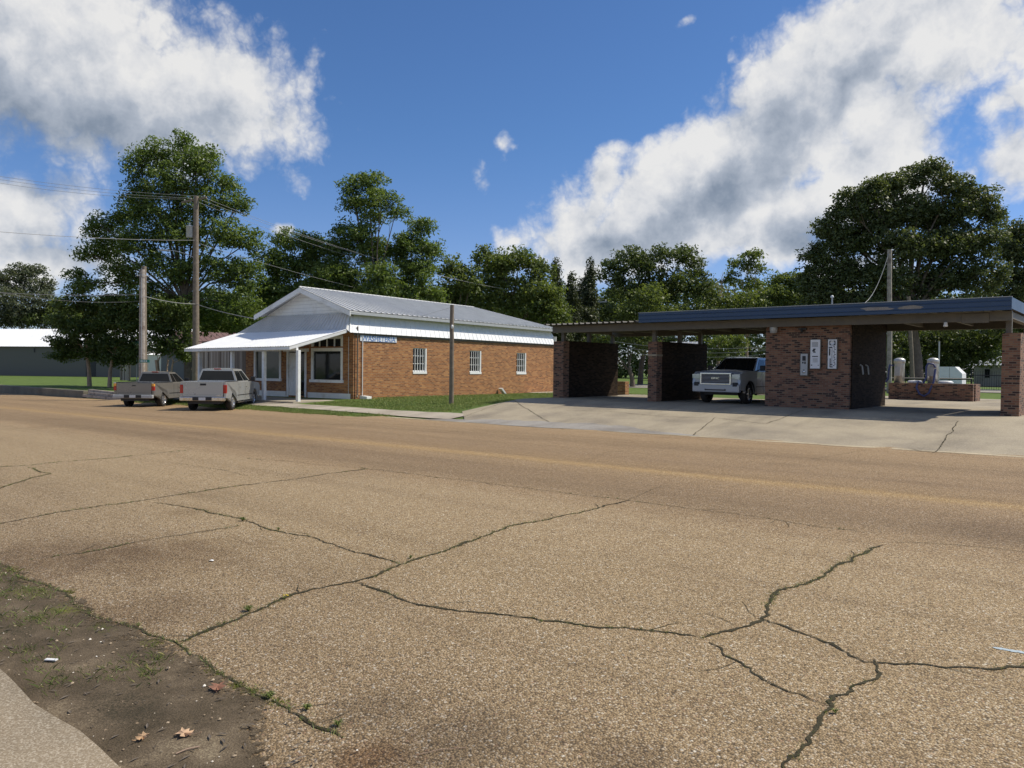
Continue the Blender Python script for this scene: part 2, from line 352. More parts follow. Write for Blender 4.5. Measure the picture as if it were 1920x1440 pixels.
def concrete_mat(name, base=(.37, .31, .21), dark=(.24, .20, .14), peb=.2):
    m, q, b = newmat(name); oc = q.new('ShaderNodeTexCoord').outputs['Object']; x, y, z = q.xyz(oc)
    c = q.ramp(q.noise(oc, .5, 6, .6), [(.35, dark), (.55, base), (.75, tuple(k*1.15 for k in base))])
    st = q.comb(q.m('MULTIPLY', x, .8), q.m('MULTIPLY', y, .12), 0)
    c = q.mix(q.sstep(q.noise(st, 1.3, 5, .6), .48, .7, 0, .45), c, (.5, .49, .47), 'MULTIPLY')
    c = q.mix(q.sstep(q.noise(oc, 4, 6, .75), .55, .75, 0, .5), c, (.55, .5, .44), 'MULTIPLY')
    sp = q.xyz(q.vor(oc, 60 if peb < .3 else 150, 'Color'))[0]; c = q.mix(peb, c, q.ramp(sp, [(0, (.10, .08, .06)), (.6, (.30, .25, .19)), (1, (.72, .66, .55))]))
    q.put(b.inputs['Base Color'], c); b.inputs['Roughness'].default_value = .85
    q.put(b.inputs['Normal'], q.bump(q.noise(oc, 30, 5, .7), .35, .01)); return m
M['concrete'] = concrete_mat('old_concrete'); M['kerb'] = concrete_mat('aggregate_concrete', (.30, .23, .14), (.14, .11, .065), .35)
M['gravel'] = concrete_mat('grey_gravel', (.30, .28, .25), (.17, .15, .13))
M['walk'] = concrete_mat('pale_path', (.46, .40, .31), (.33, .28, .21))
def ground_mat(name, stops, sc_=2.2, sc2=40):
    m, q, b = newmat(name); oc = q.new('ShaderNodeTexCoord').outputs['Object']
    n = q.m('ADD', q.m('MULTIPLY', q.noise(oc, sc_, 6, .65), .6), q.m('MULTIPLY', q.noise(oc, sc2, 3, .6), .4))
    q.put(b.inputs['Base Color'], q.ramp(n, stops)); b.inputs['Roughness'].default_value = .9; b.inputs['Specular IOR Level'].default_value = .2
    q.put(b.inputs['Normal'], q.bump(n, .6, .03)); return m
M['lawn'] = ground_mat('lawn_soil', [(.3, (.05, .06, .018)), (.45, (.085, .13, .028)), (.6, (.13, .19, .04)), (.75, (.22, .22, .08))])
M['mud'] = ground_mat('damp_mud', [(.32, (.034, .027, .015)), (.44, (.082, .062, .038)), (.54, (.125, .094, .060)), (.62, (.20, .155, .10)), (.70, (.36, .30, .19))], 2.6, 110)
M['moss'] = ground_mat('moss', [(.3, (.05, .06, .008)), (.5, (.12, .15, .015)), (.7, (.20, .22, .03))], 8, 90)
def ragged(m, sc_=55, soft=.12, amp=1.0):
    """edges broken up: the sheet's u runs -1..1 across it"""
    q = NT(m.node_tree); b = q.n['Principled BSDF']; uv = q.new('ShaderNodeUVMap'); u = q.m('ABSOLUTE', q.xyz(uv.outputs[0])[0]); oc = q.new('ShaderNodeTexCoord').outputs['Object']
    n = q.m('ADD', q.m('MULTIPLY', q.noise(oc, sc_, 4, .7), .7), q.m('MULTIPLY', q.noise(oc, sc_*.12, 3, .6), .5))
    q.put(b.inputs['Alpha'], q.sstep(q.m('SUBTRACT', q.m('MULTIPLY', n, amp*1.7), q.m('ADD', u, .25)), 0, soft)); return m
M['crack'] = ragged(ground_mat('crack_dirt', [(.3, (.022, .018, .010)), (.55, (.06, .052, .028)), (.75, (.12, .105, .06))], 5, 80), 70, .12, .74)
def blade_mat(name, lo, hi):
    m, q, b = newmat(name); r = q.new('ShaderNodeNewGeometry').outputs['Random Per Island']
    c = q.ramp(r, [(0, lo), (.85, hi), (1, (.40, .36, .12))]); q.put(b.inputs['Base Color'], c); b.inputs['Roughness'].default_value = .6
    tr = q.new('ShaderNodeBsdfTranslucent'); q.put(tr.inputs[0], c); mx = q.new('ShaderNodeMixShader'); mx.inputs[0].default_value = .35
    o = q.n['Material Output']; q.l.new(b.outputs[0], mx.inputs[1]); q.l.new(tr.outputs[0], mx.inputs[2]); q.l.new(mx.outputs[0], o.inputs[0]); return m
M['blade'] = blade_mat('grass_blades', (.10, .145, .03), (.24, .29, .07)); M['weed'] = blade_mat('weed_leaves', (.085, .115, .025), (.20, .25, .06))
def leaf_mat(name, lo, mid, hi, tr_=.32):
    m, q, b = newmat(name); r = q.new('ShaderNodeNewGeometry').outputs['Random Per Island']; oc = q.new('ShaderNodeTexCoord').outputs['Object']
    n = q.m('ADD', q.m('MULTIPLY', r, .45), q.m('MULTIPLY', q.noise(oc, .35, 3, .5), .55))
    c = q.ramp(n, [(.25, lo), (.5, mid), (.8, hi)]); q.put(b.inputs['Base Color'], c); b.inputs['Roughness'].default_value = .5; b.inputs['Specular IOR Level'].default_value = .35
    t = q.new('ShaderNodeBsdfTranslucent'); q.put(t.inputs[0], q.mix(1, c, (1.35, 1.35, .6), 'MULTIPLY')); mx = q.new('ShaderNodeMixShader'); mx.inputs[0].default_value = tr_
    o = q.n['Material Output']; q.l.new(b.outputs[0], mx.inputs[1]); q.l.new(t.outputs[0], mx.inputs[2]); q.l.new(mx.outputs[0], o.inputs[0]); return m
M['leaf_pecan'] = leaf_mat('pecan_leaves', (.075, .118, .032), (.130, .190, .050), (.21, .27, .085), .40)
M['leaf_oak'] = leaf_mat('oak_leaves', (.062, .086, .036), (.10, .128, .052), (.17, .195, .09), .32)
M['leaf_mid'] = leaf_mat('broadleaf_leaves', (.082, .115, .034), (.132, .175, .050), (.20, .245, .085), .40)
M['leaf_dark'] = leaf_mat('dark_leaves', (.055, .082, .028), (.088, .122, .040), (.14, .175, .062), .34)
M['leaf_cedar'] = leaf_mat('cedar_sprays', (.045, .062, .03), (.07, .09, .042), (.11, .13, .06), .2)
M['leaf_hazy'] = leaf_mat('haze_greyed_leaves', (.07, .085, .05), (.11, .13, .075), (.16, .18, .10), .25)  # haze over the far left tree is mixed into this leaf colour
M['leaf_wood'] = leaf_mat('wood_leaves', (.065, .095, .030), (.11, .148, .048), (.17, .21, .075))
M['bark'] = plain('tree_bark', (.13, .105, .08), .9, var=.35, scale=4, bumpk=.7)
M['bark_pale'] = plain('smooth_pale_bark', (.34, .24, .17), .8, var=.3, scale=4, bumpk=.3)
def board_mat():
    m, q, b = newmat('weathered_boards'); oc = q.new('ShaderNodeTexCoord').outputs['Object']; x, y, z = q.xyz(oc)
    k = q.m('FLOOR', q.m('DIVIDE', q.m('ADD', x, y), .16)); wn = q.new('ShaderNodeTexWhiteNoise', noise_dimensions='1D'); q.put(wn.inputs['W'], k)
    c = q.ramp(wn.outputs[0], [(0, (.16, .13, .11)), (.4, (.36, .31, .26)), (.7, (.48, .43, .38)), (1, (.66, .62, .56))])
    fr = q.m('FRACT', q.m('DIVIDE', q.m('ADD', x, y), .16)); c = q.mix(q.sstep(q.m('ABSOLUTE', q.m('SUBTRACT', fr, .5)), .42, .49, 0, .9), c, (.02, .015, .01))
    c = q.mix(q.noise(q.comb(q.m('MULTIPLY', x, 30), q.m('MULTIPLY', y, 30), q.m('MULTIPLY', z, 2)), 1, 4, .6), c, (.5, .45, .4), 'MULTIPLY')
    q.put(b.inputs['Base Color'], c); b.inputs['Roughness'].default_value = .9; return m
M['boards'] = board_mat()

def mossy(m):
    q = NT(m.node_tree); b = q.n['Principled BSDF']; c = b.inputs['Base Color'].links[0].from_socket; oc = q.new('ShaderNodeTexCoord').outputs['Object']; nz = q.noise(oc, 9, 5, .65); fz = q.noise(oc, 60, 3, .6)
    for (px, py, r, col) in ((60, 1110, .17, (.12, .14, .014)), (120, 1145, .14, (.13, .15, .014)), (70, 1160, .10, (.08, .10, .016)), (280, 1208, .07, (.13, .15, .014)), (480, 1300, .06, (.10, .12, .016)), (530, 1322, .06, (.10, .12, .016)), (190, 1180, .10, (.08, .09, .02)), (20, 1190, .2, (.035, .035, .014)), (380, 1225, .10, (.10, .10, .04)), (240, 1330, .25, (.045, .038, .022))):
        p = onground(px, py); dd = q.m('ADD', q.vm('DISTANCE', q.vm('MULTIPLY', oc, (.6, 1, 0)), (p.x*.6, p.y, 0)), q.m('MULTIPLY', q.m('SUBTRACT', nz, .5), r*2.6))
        c = q.mix(q.m('MULTIPLY', q.sstep(dd, r*1.0, r*.3, 0, .85), q.sstep(q.m('ADD', fz, q.m('MULTIPLY', q.m('SUBTRACT', nz, .5), .8)), .44, .60, .0, 1)), c, col)
    q.put(b.inputs['Base Color'], c)
mossy(M['mud']); ragged(M['mud'], 28, .3, 1.25)
M['joint'] = ragged(concrete_mat('washed_dirt', (.50, .41, .26), (.30, .24, .15)), 16, .35, 1.0)
# ------------------------------------------------------------------ ground, road and paved sheets
def frange(a, b, st): n = max(1, int(round((b-a)/st))); return [a+(b-a)*i/n for i in range(n+1)]
def sheet(name, xs, ys, mat, off=0., skirt=0, xf=None):
    mb = MB(); nx, ny = len(xs), len(ys)
    vs = []
    for y in ys:
        for x in xs:
            X = xf(x, y) if xf else x; vs.append((X, y, H(X, y)+off))
    fs = [(j*nx+i, j*nx+i+1, (j+1)*nx+i+1, (j+1)*nx+i) for j in range(ny-1) for i in range(nx-1)]
    mb.add(vs, fs)
    if skirt:
        per = [(0, i) for i in range(nx)]+[(j, nx-1) for j in range(1, ny)]+[(ny-1, i) for i in range(nx-2, -1, -1)]+[(j, 0) for j in range(ny-2, 0, -1)]
        top = [vs[j*nx+i] for j, i in per]; bot = [(a, b, c-skirt) for a, b, c in top]; n = len(per)
        mb.add(top+bot, [(i, (i+1) % n, n+(i+1) % n, n+i) for i in range(n)])
    return struct(mb.build(name, mat))
gx = sorted(set([-900, -600, -400, -250, -180, -130, -110, 30, 60, 120, 300, 600]+[round(v, 3) for v in frange(-90, 10, 2)]+[-50, -46, -25, -21.5, -3.4]))
gy = sorted(set([-300, -150, -60, -30, -15, -5, -2, 0, 2, 5, 8, 150, 250, 450, 900]+[11.6, 15, 18.9, 20.2, 20.3, 20.6, 21.0, 22.4, 24, 25.7, 26.5, 30, 34, 38, 42, 45, 46, 55, 70, 90, 110]))
sheet('ground', gx, gy, M['lawn'], -.035)
rx = sorted(set([-400, -250, -150, -120]+frange(-90, 10, 2)+[40, 100]+[-50, -46, -25, -21.5]))
def wob(x, k=1.): return (noise.noise(Vector((x*.7, k*3.1, 0)))*.35+noise.noise(Vector((x*2.9, k*7.7, 1)))*.12)
rb = MB()                                                        # the road, with an uneven far edge
xs = frange(-90, 10, .5); xs = [-400, -250, -150, -120]+xs+[40, 100]
ys = [.6, 2, 4, 6, 8, 10, 11.6, 14, 16.5, 18.9]
vs = []
def far_edge(x):
    if -46 < x < -24: e = 19.3
    elif x <= -46: e = 20.35
    else: e = 20.3
    return e+wob(x)*.6
for y in ys+['e']:
    for x in xs:
        yy = far_edge(x) if y == 'e' else y; vs.append((x, yy, H(x, yy)+.001))
nx = len(xs); rb.add(vs, [(j*nx+i, j*nx+i+1, (j+1)*nx+i+1, (j+1)*nx+i) for j in range(len(ys)) for i in range(nx-1)])
struct(rb.build('road', M['road']))
# forecourt concrete: left edge slants, runs under the wash bays to the back
fy = [20.05, 20.3, 21, 22.4, 24, 25.7, 26.5, 28.3, 30, 32, 34.9]
def fore(x, y):
    t = (x+60)/75.; xl = lerp(y, [20.05, 22.4, 28.3, 34.9], [-19.3, -21.6, -22.4, -22.4])+wob(y, 3)*.3
    return xl+(18-xl)*t
sheet('forecourt', frange(-60, 15, .75), fy, M['concrete'], .006, .05, fore)
sheet('rear_slab', frange(-12.5, 15, 2.5), [34.9, 36, 38, 40, 42, 44, 45], M['concrete'], .006, .05)
gp = MB()                                                        # crumbling grey gravel seam between road and forecourt
n = 90; top = []; bot = []
for i in range(n+1):
    x = -21.5+i/n*11.5; t = math.sin(math.pi*i/n)
    a = 20.12+wob(x, 5)*.5; b_ = a+.15+1.25*t*(.75+wob(x, 8)); top.append((x, b_, H(x, b_)+.016)); bot.append((x, a-.35*t, H(x, a-.35*t)+.016))
gp.add(bot+top, [(i, i+1, n+2+i, n+1+i) for i in range(n)]); struct(gp.build('gravel_seam', M['gravel']))
ds = MB(); n = 160; ra_ = [[], [], []]                               # pale dirt washed along the joint
for i in range(n+1):
    x = -23.5+i/n*26; y = 20.02+wob(x, 11)*.5; w_ = .30+.25*abs(wob(x*.6, 21))
    for k_, o_ in enumerate((-w_, 0, w_*.8)): ra_[k_].append((x, y+o_, H(x, y+o_)+.012))
ds.add(sum(ra_, []), [(r_*(n+1)+i, r_*(n+1)+i+1, (r_+1)*(n+1)+i+1, (r_+1)*(n+1)+i) for r_ in (0, 1) for i in range(n)])
struct(set_u(ds.build('dirt_joint', M['joint']), [1.0]*(n+1)+[0.0]*(n+1)+[1.0]*(n+1)))
# pavement in front of the laundry
pv = MB(); n = 60; a = []; b_ = []
for i in range(n+1):
    x = -48+i/n*27.4; y0 = 20.55+wob(x, 2)*.35+max(0, (x+24))*.0; y1 = 22.0+wob(x, 4)*.4
    a.append((x, y0, H(x, y0)+.004)); b_.append((x, y1, H(x, y1)+.004))
pv.add(a+b_, [(i, i+1, n+2+i, n+1+i) for i in range(n)]); struct(pv.build('pavement', M['walk']))
# kerb and verge on the near side
kb = MB()
def kerb_slab(x0, x1, y0, y1, z):
    n = 14; e = [(x0+(x1-x0)*i/n, y1+noise.noise(Vector((x0+i*.37, 2, 5)))*.05) for i in range(n+1)]
    poly = [(x0, y0), (x1, y0)]+[(p[0], p[1]) for p in reversed(e)]
    kb.prism(poly, 'z', -.1, z)
for x0 in (-40, -22, -12, -7.4, -5.3): kerb_slab(x0, x0+({-40: 17.95, -22: 9.95, -12: 4.56, -7.4: 2.07, -5.3: 3.2}[x0]), 1.0, 1.34, .035)
kerb_slab(-2.05, 12, .9, 1.3, .035)
struct(kb.build('kerb', M['kerb']))
kb = MB(); kb.box(-40, -4.45, -8, 1.08, -.1, .075, .02); kb.box(-4.40, 12, -8, .86, -.1, .10, .02); struct(kb.build('near_pavement', M['kerb']))
md = MB(); n = 220; a = []; b_ = []; c_ = []
for i in range(n+1):
    x = -14+i/n*12.0; w_ = 1 if x < -3.6 else max(.02, (-1.9-x)/1.7)
    y1 = 1.3+(.93+noise.noise(Vector((x*1.7, 9, 0)))*.10+noise.noise(Vector((x*7, 2, 0)))*.05)*w_
    ym = (1.2+y1)/2; zz = lambda y: H(x, y)
    a.append((x, 1.2, zz(1.2)+.012)); b_.append((x, ym, zz(ym)+.016+.008*noise.noise(Vector((x*5, 1, 3))))); c_.append((x, y1, zz(y1)+.005))
md.add(a+b_+c_, [(r_*(n+1)+i, r_*(n+1)+i+1, (r_+1)*(n+1)+i+1, (r_+1)*(n+1)+i) for r_ in (0, 1) for i in range(n)]); mo = struct(md.build('mud_strip', M['mud'])); set_u(mo, [0.0]*(n+1)+[0.0]*(n+1)+[1.0]*(n+1))
sheet('back_path', frange(-60, 20, 4), [42.4, 46], M['walk'], .006)
sheet('back_road', frange(-160, 60, 5), [62, 66, 70, 74], M['gravel'], .006)

# ------------------------------------------------------------------ cracks with dirt and weeds
CR = [([(0, 985), (100, 962), (260, 940), (420, 915), (560, 897), (690, 880)], 1.3, .7), ([(280, 944), (380, 955), (450, 975), (560, 1005), (650, 1030), (750, 1055)], 1.2, .35),
 ([(330, 1205), (450, 1155), (560, 1120), (670, 1090), (750, 1055), (850, 1023), (960, 987), (1080, 963), (1180, 938)], 1.5, .9), ([(670, 1092), (760, 1125), (870, 1150), (960, 1158), (1080, 1170), (1200, 1185), (1320, 1198)], 1.2, .45),
 ([(1320, 1198), (1400, 1165), (1430, 1155), (1470, 1110), (1560, 1070), (1600, 1045), (1655, 1022)], 1.5, 1.0), ([(1425, 1158), (1500, 1185), (1570, 1205), (1600, 1225), (1625, 1240), (1700, 1245), (1800, 1252), (1920, 1255), (2050, 1262)], 1.1, .1),
 ([(1325, 1205), (1400, 1250), (1480, 1300), (1540, 1325)], .9, .1), ([(1620, 1235), (1630, 1265), (1595, 1290), (1565, 1330), (1500, 1390), (1440, 1445)], 1.1, .3),
 ([(450, 858), (560, 868), (700, 880), (820, 895), (960, 913), (1100, 930), (1185, 940), (1320, 957), (1500, 982), (1625, 1000)], .8, .08), ([(1670, 1014), (1760, 1018), (1850, 1027), (1920, 1035), (2100, 1050)], .9, .1),
 ([(-150, 890), (0, 875), (60, 872), (100, 867), (200, 860), (350, 845)], 1.2, .6), ([(0, 918), (40, 903), (95, 888), (50, 877)], 1.3, .6), ([(330, 868), (420, 882), (465, 893)], .6, .1),
 ([(-100, 1015), (0, 1065), (100, 1110), (200, 1160), (330, 1205), (420, 1265), (500, 1310), (560, 1345), (640, 1385)], .8, 1.0), ([(60, 1050), (160, 1035), (300, 1010), (450, 985)], .7, .4),
 ([(1180, 938), (1230, 915), (1280, 908)], .4, 0), ([(1565, 1330), (1545, 1325)], .8, 0), ([(1090, 865), (1140, 848), (1300, 838)], .35, 0), ([(1520, 862), (1620, 845), (1700, 842)], .5, 0)]
ck = MB(); wpts = []; mpts = []
def ribbon(mb, poly, wid, zoff, weeds=0, seed=0, jit=1.):
    pts = [p if isinstance(p, Vector) else onground(*p) for p in poly]; L = 0; out = []
    for a, b in zip(pts[:-1], pts[1:]):
        ln = (b-a).length; k = max(2, int(ln/.035)) if ln < 12 else int(ln/.12)
        for i in range(k): out.append(a.lerp(b, i/k))
    out.append(pts[-1]); L_, R__ = [], []
    for i, p in enumerate(out):
        d = (out[min(i+1, len(out)-1)]-out[max(0, i-1)]); d.z = 0; d.normalize(); nn = Vector((-d.y, d.x, 0))
        s = noise.noise(p*1.3+Vector((seed, 0, 0)))*.10*jit+noise.noise(p*6)*.028*jit+noise.noise(p*19)*.022*jit+noise.noise(p*55)*.012*jit
        q_ = p+nn*s; w_ = wid*2.0*(.5+1.1*abs(noise.noise(p*3+Vector((seed, 3, 0))))+.5*max(0, noise.noise(p*31)))
        if i < 3: w_ *= (i+.6)/3
        if i > len(out)-4: w_ *= (len(out)-i-.4)/3
        for arr, sg in ((L_, 1), (R__, -1)):
            r = q_+nn*w_*sg*(.6+.8*rnd.random()); r.z = H(r.x, r.y)+zoff; arr.append(r)
        if weeds and noise.noise(p*.9+Vector((seed*3, 7, 1)))+.42*weeds > .16 and rnd.random() < .9*weeds:
            wpts.append((q_, w_*.6)); 
            if rnd.random() < .5: mpts.append((q_, w_))
    n = len(out); C_ = [(a+b)/2 for a, b in zip(L_, R__)]
    for c in C_: c.z = H(c.x, c.y)+zoff
    mb.add(L_+C_+R__, [(i, i+1, n+i+1, n+i) for i in range(n-1)]+[(n+i, n+i+1, 2*n+i+1, 2*n+i) for i in range(n-1)])
    if not hasattr(mb, 'u'): mb.u = []
    mb.u += [1.0]*n+[0.0]*n+[1.0]*n
for i, (pl, wd, wd2) in enumerate(CR):
    ribbon(ck, pl, .011*wd, .006, wd2, i); g_ = [onground(*p) for p in pl]
    for a, b in zip(g_[:-1], g_[1:]):
        if (a-b).length > 9: continue
        for _ in range(int((a-b).length*1.6+rnd.random())):
            p = a.lerp(b, rnd.random()); dv = (b-a).normalized(); an = rnd.choice((-1, 1))*rnd.uniform(.35, 1.3); dr = Matrix.Rotation(an, 3, 'Z')@dv; ln = rnd.uniform(.08, .38)
            q1 = p+dr*ln*.5+Vector((rnd.uniform(-.02, .02), rnd.uniform(-.02, .02), 0)); q2 = q1+Matrix.Rotation(rnd.uniform(-.6, .6), 3, 'Z')@dr*ln*.5; ribbon(ck, [p, q1, q2], .0045, .0055, 0, 60+i, .3)
struct(set_u(ck.build('road_cracks', M['crack']), ck.u))
cf = MB()
for i, pl in enumerate([[(1706, 843), (1750, 812), (1796, 785)], [(1298, 818), (1340, 801), (1437, 777), (1520, 768)], [(1060, 786), (1140, 789), (1240, 797), (1330, 801)], [(850, 786), (960, 772), (1060, 771)], [(1750, 770), (1690, 768)]]):
    ribbon(cf, pl, .014, .017, 0, 40+i, .7)
struct(set_u(cf.build('forecourt_cracks', M['crack']), cf.u))

def blades(pts, hmin, hmax, wd, per, spread, mat, name, lean=.5):
    N = len(pts)*per; base = np.repeat(np.array([[p.x, p.y, p.z] for p, _ in pts]), per, 0); sp = np.repeat(np.array([s for _, s in pts]), per)*spread
    base[:, 0] += rng.normal(0, 1, N)*sp; base[:, 1] += rng.normal(0, 1, N)*sp
    base[:, 2] = [H(a, b) for a, b in base[:, :2]]
    ang = rng.uniform(0, 2*math.pi, N); h = rng.uniform(hmin, hmax, N); ww = wd*rng.uniform(.6, 1.3, N)
    side = np.stack([np.cos(ang), np.sin(ang), np.zeros(N)], 1); la = rng.uniform(0, 2*math.pi, N)
    ln = np.stack([np.cos(la), np.sin(la), np.zeros(N)], 1)*(h*rng.uniform(.1, lean*1.6, N))[:, None]; up = np.zeros((N, 3)); up[:, 2] = h
    v = np.empty((N, 4, 3)); v[:, 0] = base-side*ww[:, None]/2; v[:, 1] = base+side*ww[:, None]/2
    v[:, 2] = base+up*.6+ln*.45+side*ww[:, None]*.4; v[:, 3] = base+up+ln
    return tri_mesh(name, v.reshape(-1, 3), np.arange(N*4).reshape(-1, 4), mat)
def tri_mesh(name, v, f, mat):
    me = bpy.data.meshes.new(name); k = f.shape[1]
    me.vertices.add(len(v)); me.vertices.foreach_set('co', v.astype(np.float32).ravel())
    me.loops.add(f.size); me.loops.foreach_set('vertex_index', f.astype(np.int32).ravel())
    me.polygons.add(len(f)); me.polygons.foreach_set('loop_start', np.arange(0, f.size, k, dtype=np.int32))
    me.update(calc_edges=True); me.materials.append(mat); o = bpy.data.objects.new(name, me); sc.collection.objects.link(o); return o
o = blades([(p, w_) for p, w_ in wpts], .005, .026, .004, 9, 1.3, M['weed'], 'crack_grass', 1.0); tag(o, 'short green grass growing along the pavement cracks', 'grass', kind='stuff')
def blob(mb, p, r, z, n=14):
    vs = [(p.x, p.y, H(p.x, p.y)+z+r*.06)]
    for k in range(n):
        a = 2*math.pi*k/n; rr = r*(.6+.7*rnd.random()); x, y = p.x+math.cos(a)*rr*1.3, p.y+math.sin(a)*rr; vs.append((x, y, H(x, y)+z))
    mb.add(vs, [(0, 1+k, 1+(k+1) % n) for k in range(n)])
mp = []
for px, py, r in [(55, 1105, .05), (70, 1118, .07), (110, 1135, .06), (140, 1150, .06), (75, 1160, .05), (20, 1165, .05), (185, 1172, .04), (275, 1208, .045), (470, 1295, .03), (520, 1318, .035), (290, 1205, .03), (30, 1200, .04), (130, 1110, .04), (25, 1070, .05), (440, 1285, .03), (400, 1262, .025)]:
    for _ in range(26): 
        q_ = onground(px, py); q_.x += rnd.gauss(0, r*1.2); q_.y += rnd.gauss(0, r*.7); mp.append((q_, .012))
o = blades(mp, .002, .010, .004, 14, 1, M['moss'], 'moss', 1.2); tag(o, 'bright green moss patches in the muddy gutter', 'moss', kind='stuff')
pts = []
for _ in range(900):
    x = -3.3-rnd.random()**1.2*6; y = 1.45+rnd.random()*.68
    if noise.noise(Vector((x*1.9, y*3.5, 4)))+.22*(-(x+5)) > .12: pts.append((Vector((x, y, 0)), .03))
o = blades(pts, .012, .05, .004, 9, 1.0, M['weed'], 'verge_grass', 1.0); tag(o, 'sparse grass sprouting from the muddy gutter', 'grass', kind='stuff')
def stones(n, fn, smin, smax, name, mat):
    vs = []; fs = []; base = [(0, 0, 1), (1, 0, 0), (0, 1, 0), (-1, 0, 0), (0, -1, 0)]
    for i in range(n):
        x, y, zo = fn(); r = smin+(smax-smin)*rnd.random()**3; a = rnd.random()*6.28; z = H(x, y)+zo; k = len(vs)
        for (bx, by, bz) in base:
            j = .7+.5*rnd.random(); px, py = bx*r*j*1.3, by*r*j; vs.append((x+px*math.cos(a)-py*math.sin(a), y+px*math.sin(a)+py*math.cos(a), z+bz*r*.8*j))
        fs += [(k, k+1, k+2), (k, k+2, k+3), (k, k+3, k+4), (k, k+4, k+1)]
    return tri_mesh(name, np.array(vs), np.array(fs), mat)
def stone_mat():
    m, q, b = newmat('loose_stone'); r = q.new('ShaderNodeNewGeometry').outputs['Random Per Island']; q.put(b.inputs['Base Color'], q.ramp(r, [(0, (.08, .055, .035)), (.4, (.26, .19, .12)), (.8, (.45, .36, .25)), (1, (.78, .74, .66))])); b.inputs['Roughness'].default_value = .8; return m
M['stone'] = stone_mat()
o = stones(700, lambda: (-2.0-rnd.random()**1.1*7, 1.33+rnd.random()*.85, .016), .0025, .011, 'mud_pebbles', M['stone']); tag(o, 'small loose pebbles scattered over the muddy gutter', 'pebbles', kind='stuff')
wq = [p for p, _ in wpts] or [Vector((0, 5, 0))]
def nearcrack(): p = rnd.choice(wq); return p.x+rnd.gauss(0, .05), p.y+rnd.gauss(0, .05), .0
o = stones(3500, nearcrack, .002, .007, 'crack_grit', M['stone']); tag(o, 'loose grit along the pavement cracks', 'grit', kind='stuff')
o = stones(2600, lambda: (rnd.uniform(-9, 3), rnd.uniform(2.0, 9), .0), .002, .007, 'road_grit', M['stone']); tag(o, 'loose stones scattered over the near pavement', 'grit', kind='stuff')
dk = MB()
for _ in range(260):
    x = -2.2-rnd.random()**1.1*5; y = 1.4+rnd.random()*.7; a = rnd.random()*6.28; ln = rnd.uniform(.008, .035); z = H(x, y)+.02; dx, dy = math.cos(a)*ln, math.sin(a)*ln
    dk.add([(x-dx, y-dy, z), (x+dy*.2, y-dx*.2, z+.004), (x+dx, y+dy, z+.002), (x-dy*.2, y+dx*.2, z+.003)], [(0, 1, 2, 3)])
tag(dk.build('leaf_litter', M['bark']), 'dark shredded leaf bits on the muddy gutter', 'leaf litter', kind='stuff')
# lawns round the laundry and beyond
pts = []
def inlawn(x, y):
    if y < 20.45: return -46 < x < -22 and y > far_edge(x)-.15 and (x < -26 or noise.noise(Vector((x, y*2, 0))) > .0)
    if y < 22.1: return False
    lx = (x+32.97); 
    if y < 27: return -31.9 < x < lerp(y, [22.4, 28.3], [-22.0, -22.8])
    return -33.5+ .02*(y-27) < x < -22.7 and y < 47
while len(pts) < 26000:
    x = rnd.uniform(-46, -22); y = 19.0+rnd.random()**1.6*28
    if inlawn(x, y): pts.append((Vector((x, y, 0)), .05))
o = blades(pts, .03, .075, .02, 3, 1, M['blade'], 'lawn_grass', .8); tag(o, 'mown green lawn beside the brick laundry', 'grass', kind='stuff')

# ------------------------------------------------------------------ building helpers
def wall(mb, org, ux, L, Z0, Z1, T, holes=(), mi=0):
    """wall of length L along ux from org, thickness T to the right-hand side (behind), with rectangular holes (a,b,z0,z1)"""
    ux = Vector(ux); uy = Vector((-ux.y, ux.x, 0)); org = Vector(org)
    P3 = lambda a, t, z: org+ux*a+uy*t+Vector((0, 0, z))
    xs = sorted({0, L, *[h[0] for h in holes], *[h[1] for h in holes]}); zs = sorted({Z0, Z1, *[h[2] for h in holes], *[h[3] for h in holes]})
    for i in range(len(xs)-1):
        for j in range(len(zs)-1):
            cx, cz = (xs[i]+xs[i+1])/2, (zs[j]+zs[j+1])/2
            if any(h[0] < cx < h[1] and h[2] < cz < h[3] for h in holes): continue
            for t in (0, T): mb.quad(P3(xs[i], t, zs[j]), P3(xs[i+1], t, zs[j]), P3(xs[i+1], t, zs[j+1]), P3(xs[i], t, zs[j+1]), mi)
    for (a, b, c, d) in list(holes)+[(0, L, Z0, Z1)]:
        mb.quad(P3(a, 0, c), P3(b, 0, c), P3(b, T, c), P3(a, T, c), mi); mb.quad(P3(a, 0, d), P3(b, 0, d), P3(b, T, d), P3(a, T, d), mi)
        mb.quad(P3(a, 0, c), P3(a, 0, d), P3(a, T, d), P3(a, T, c), mi); mb.quad(P3(b, 0, c), P3(b, 0, d), P3(b, T, d), P3(b, T, c), mi)
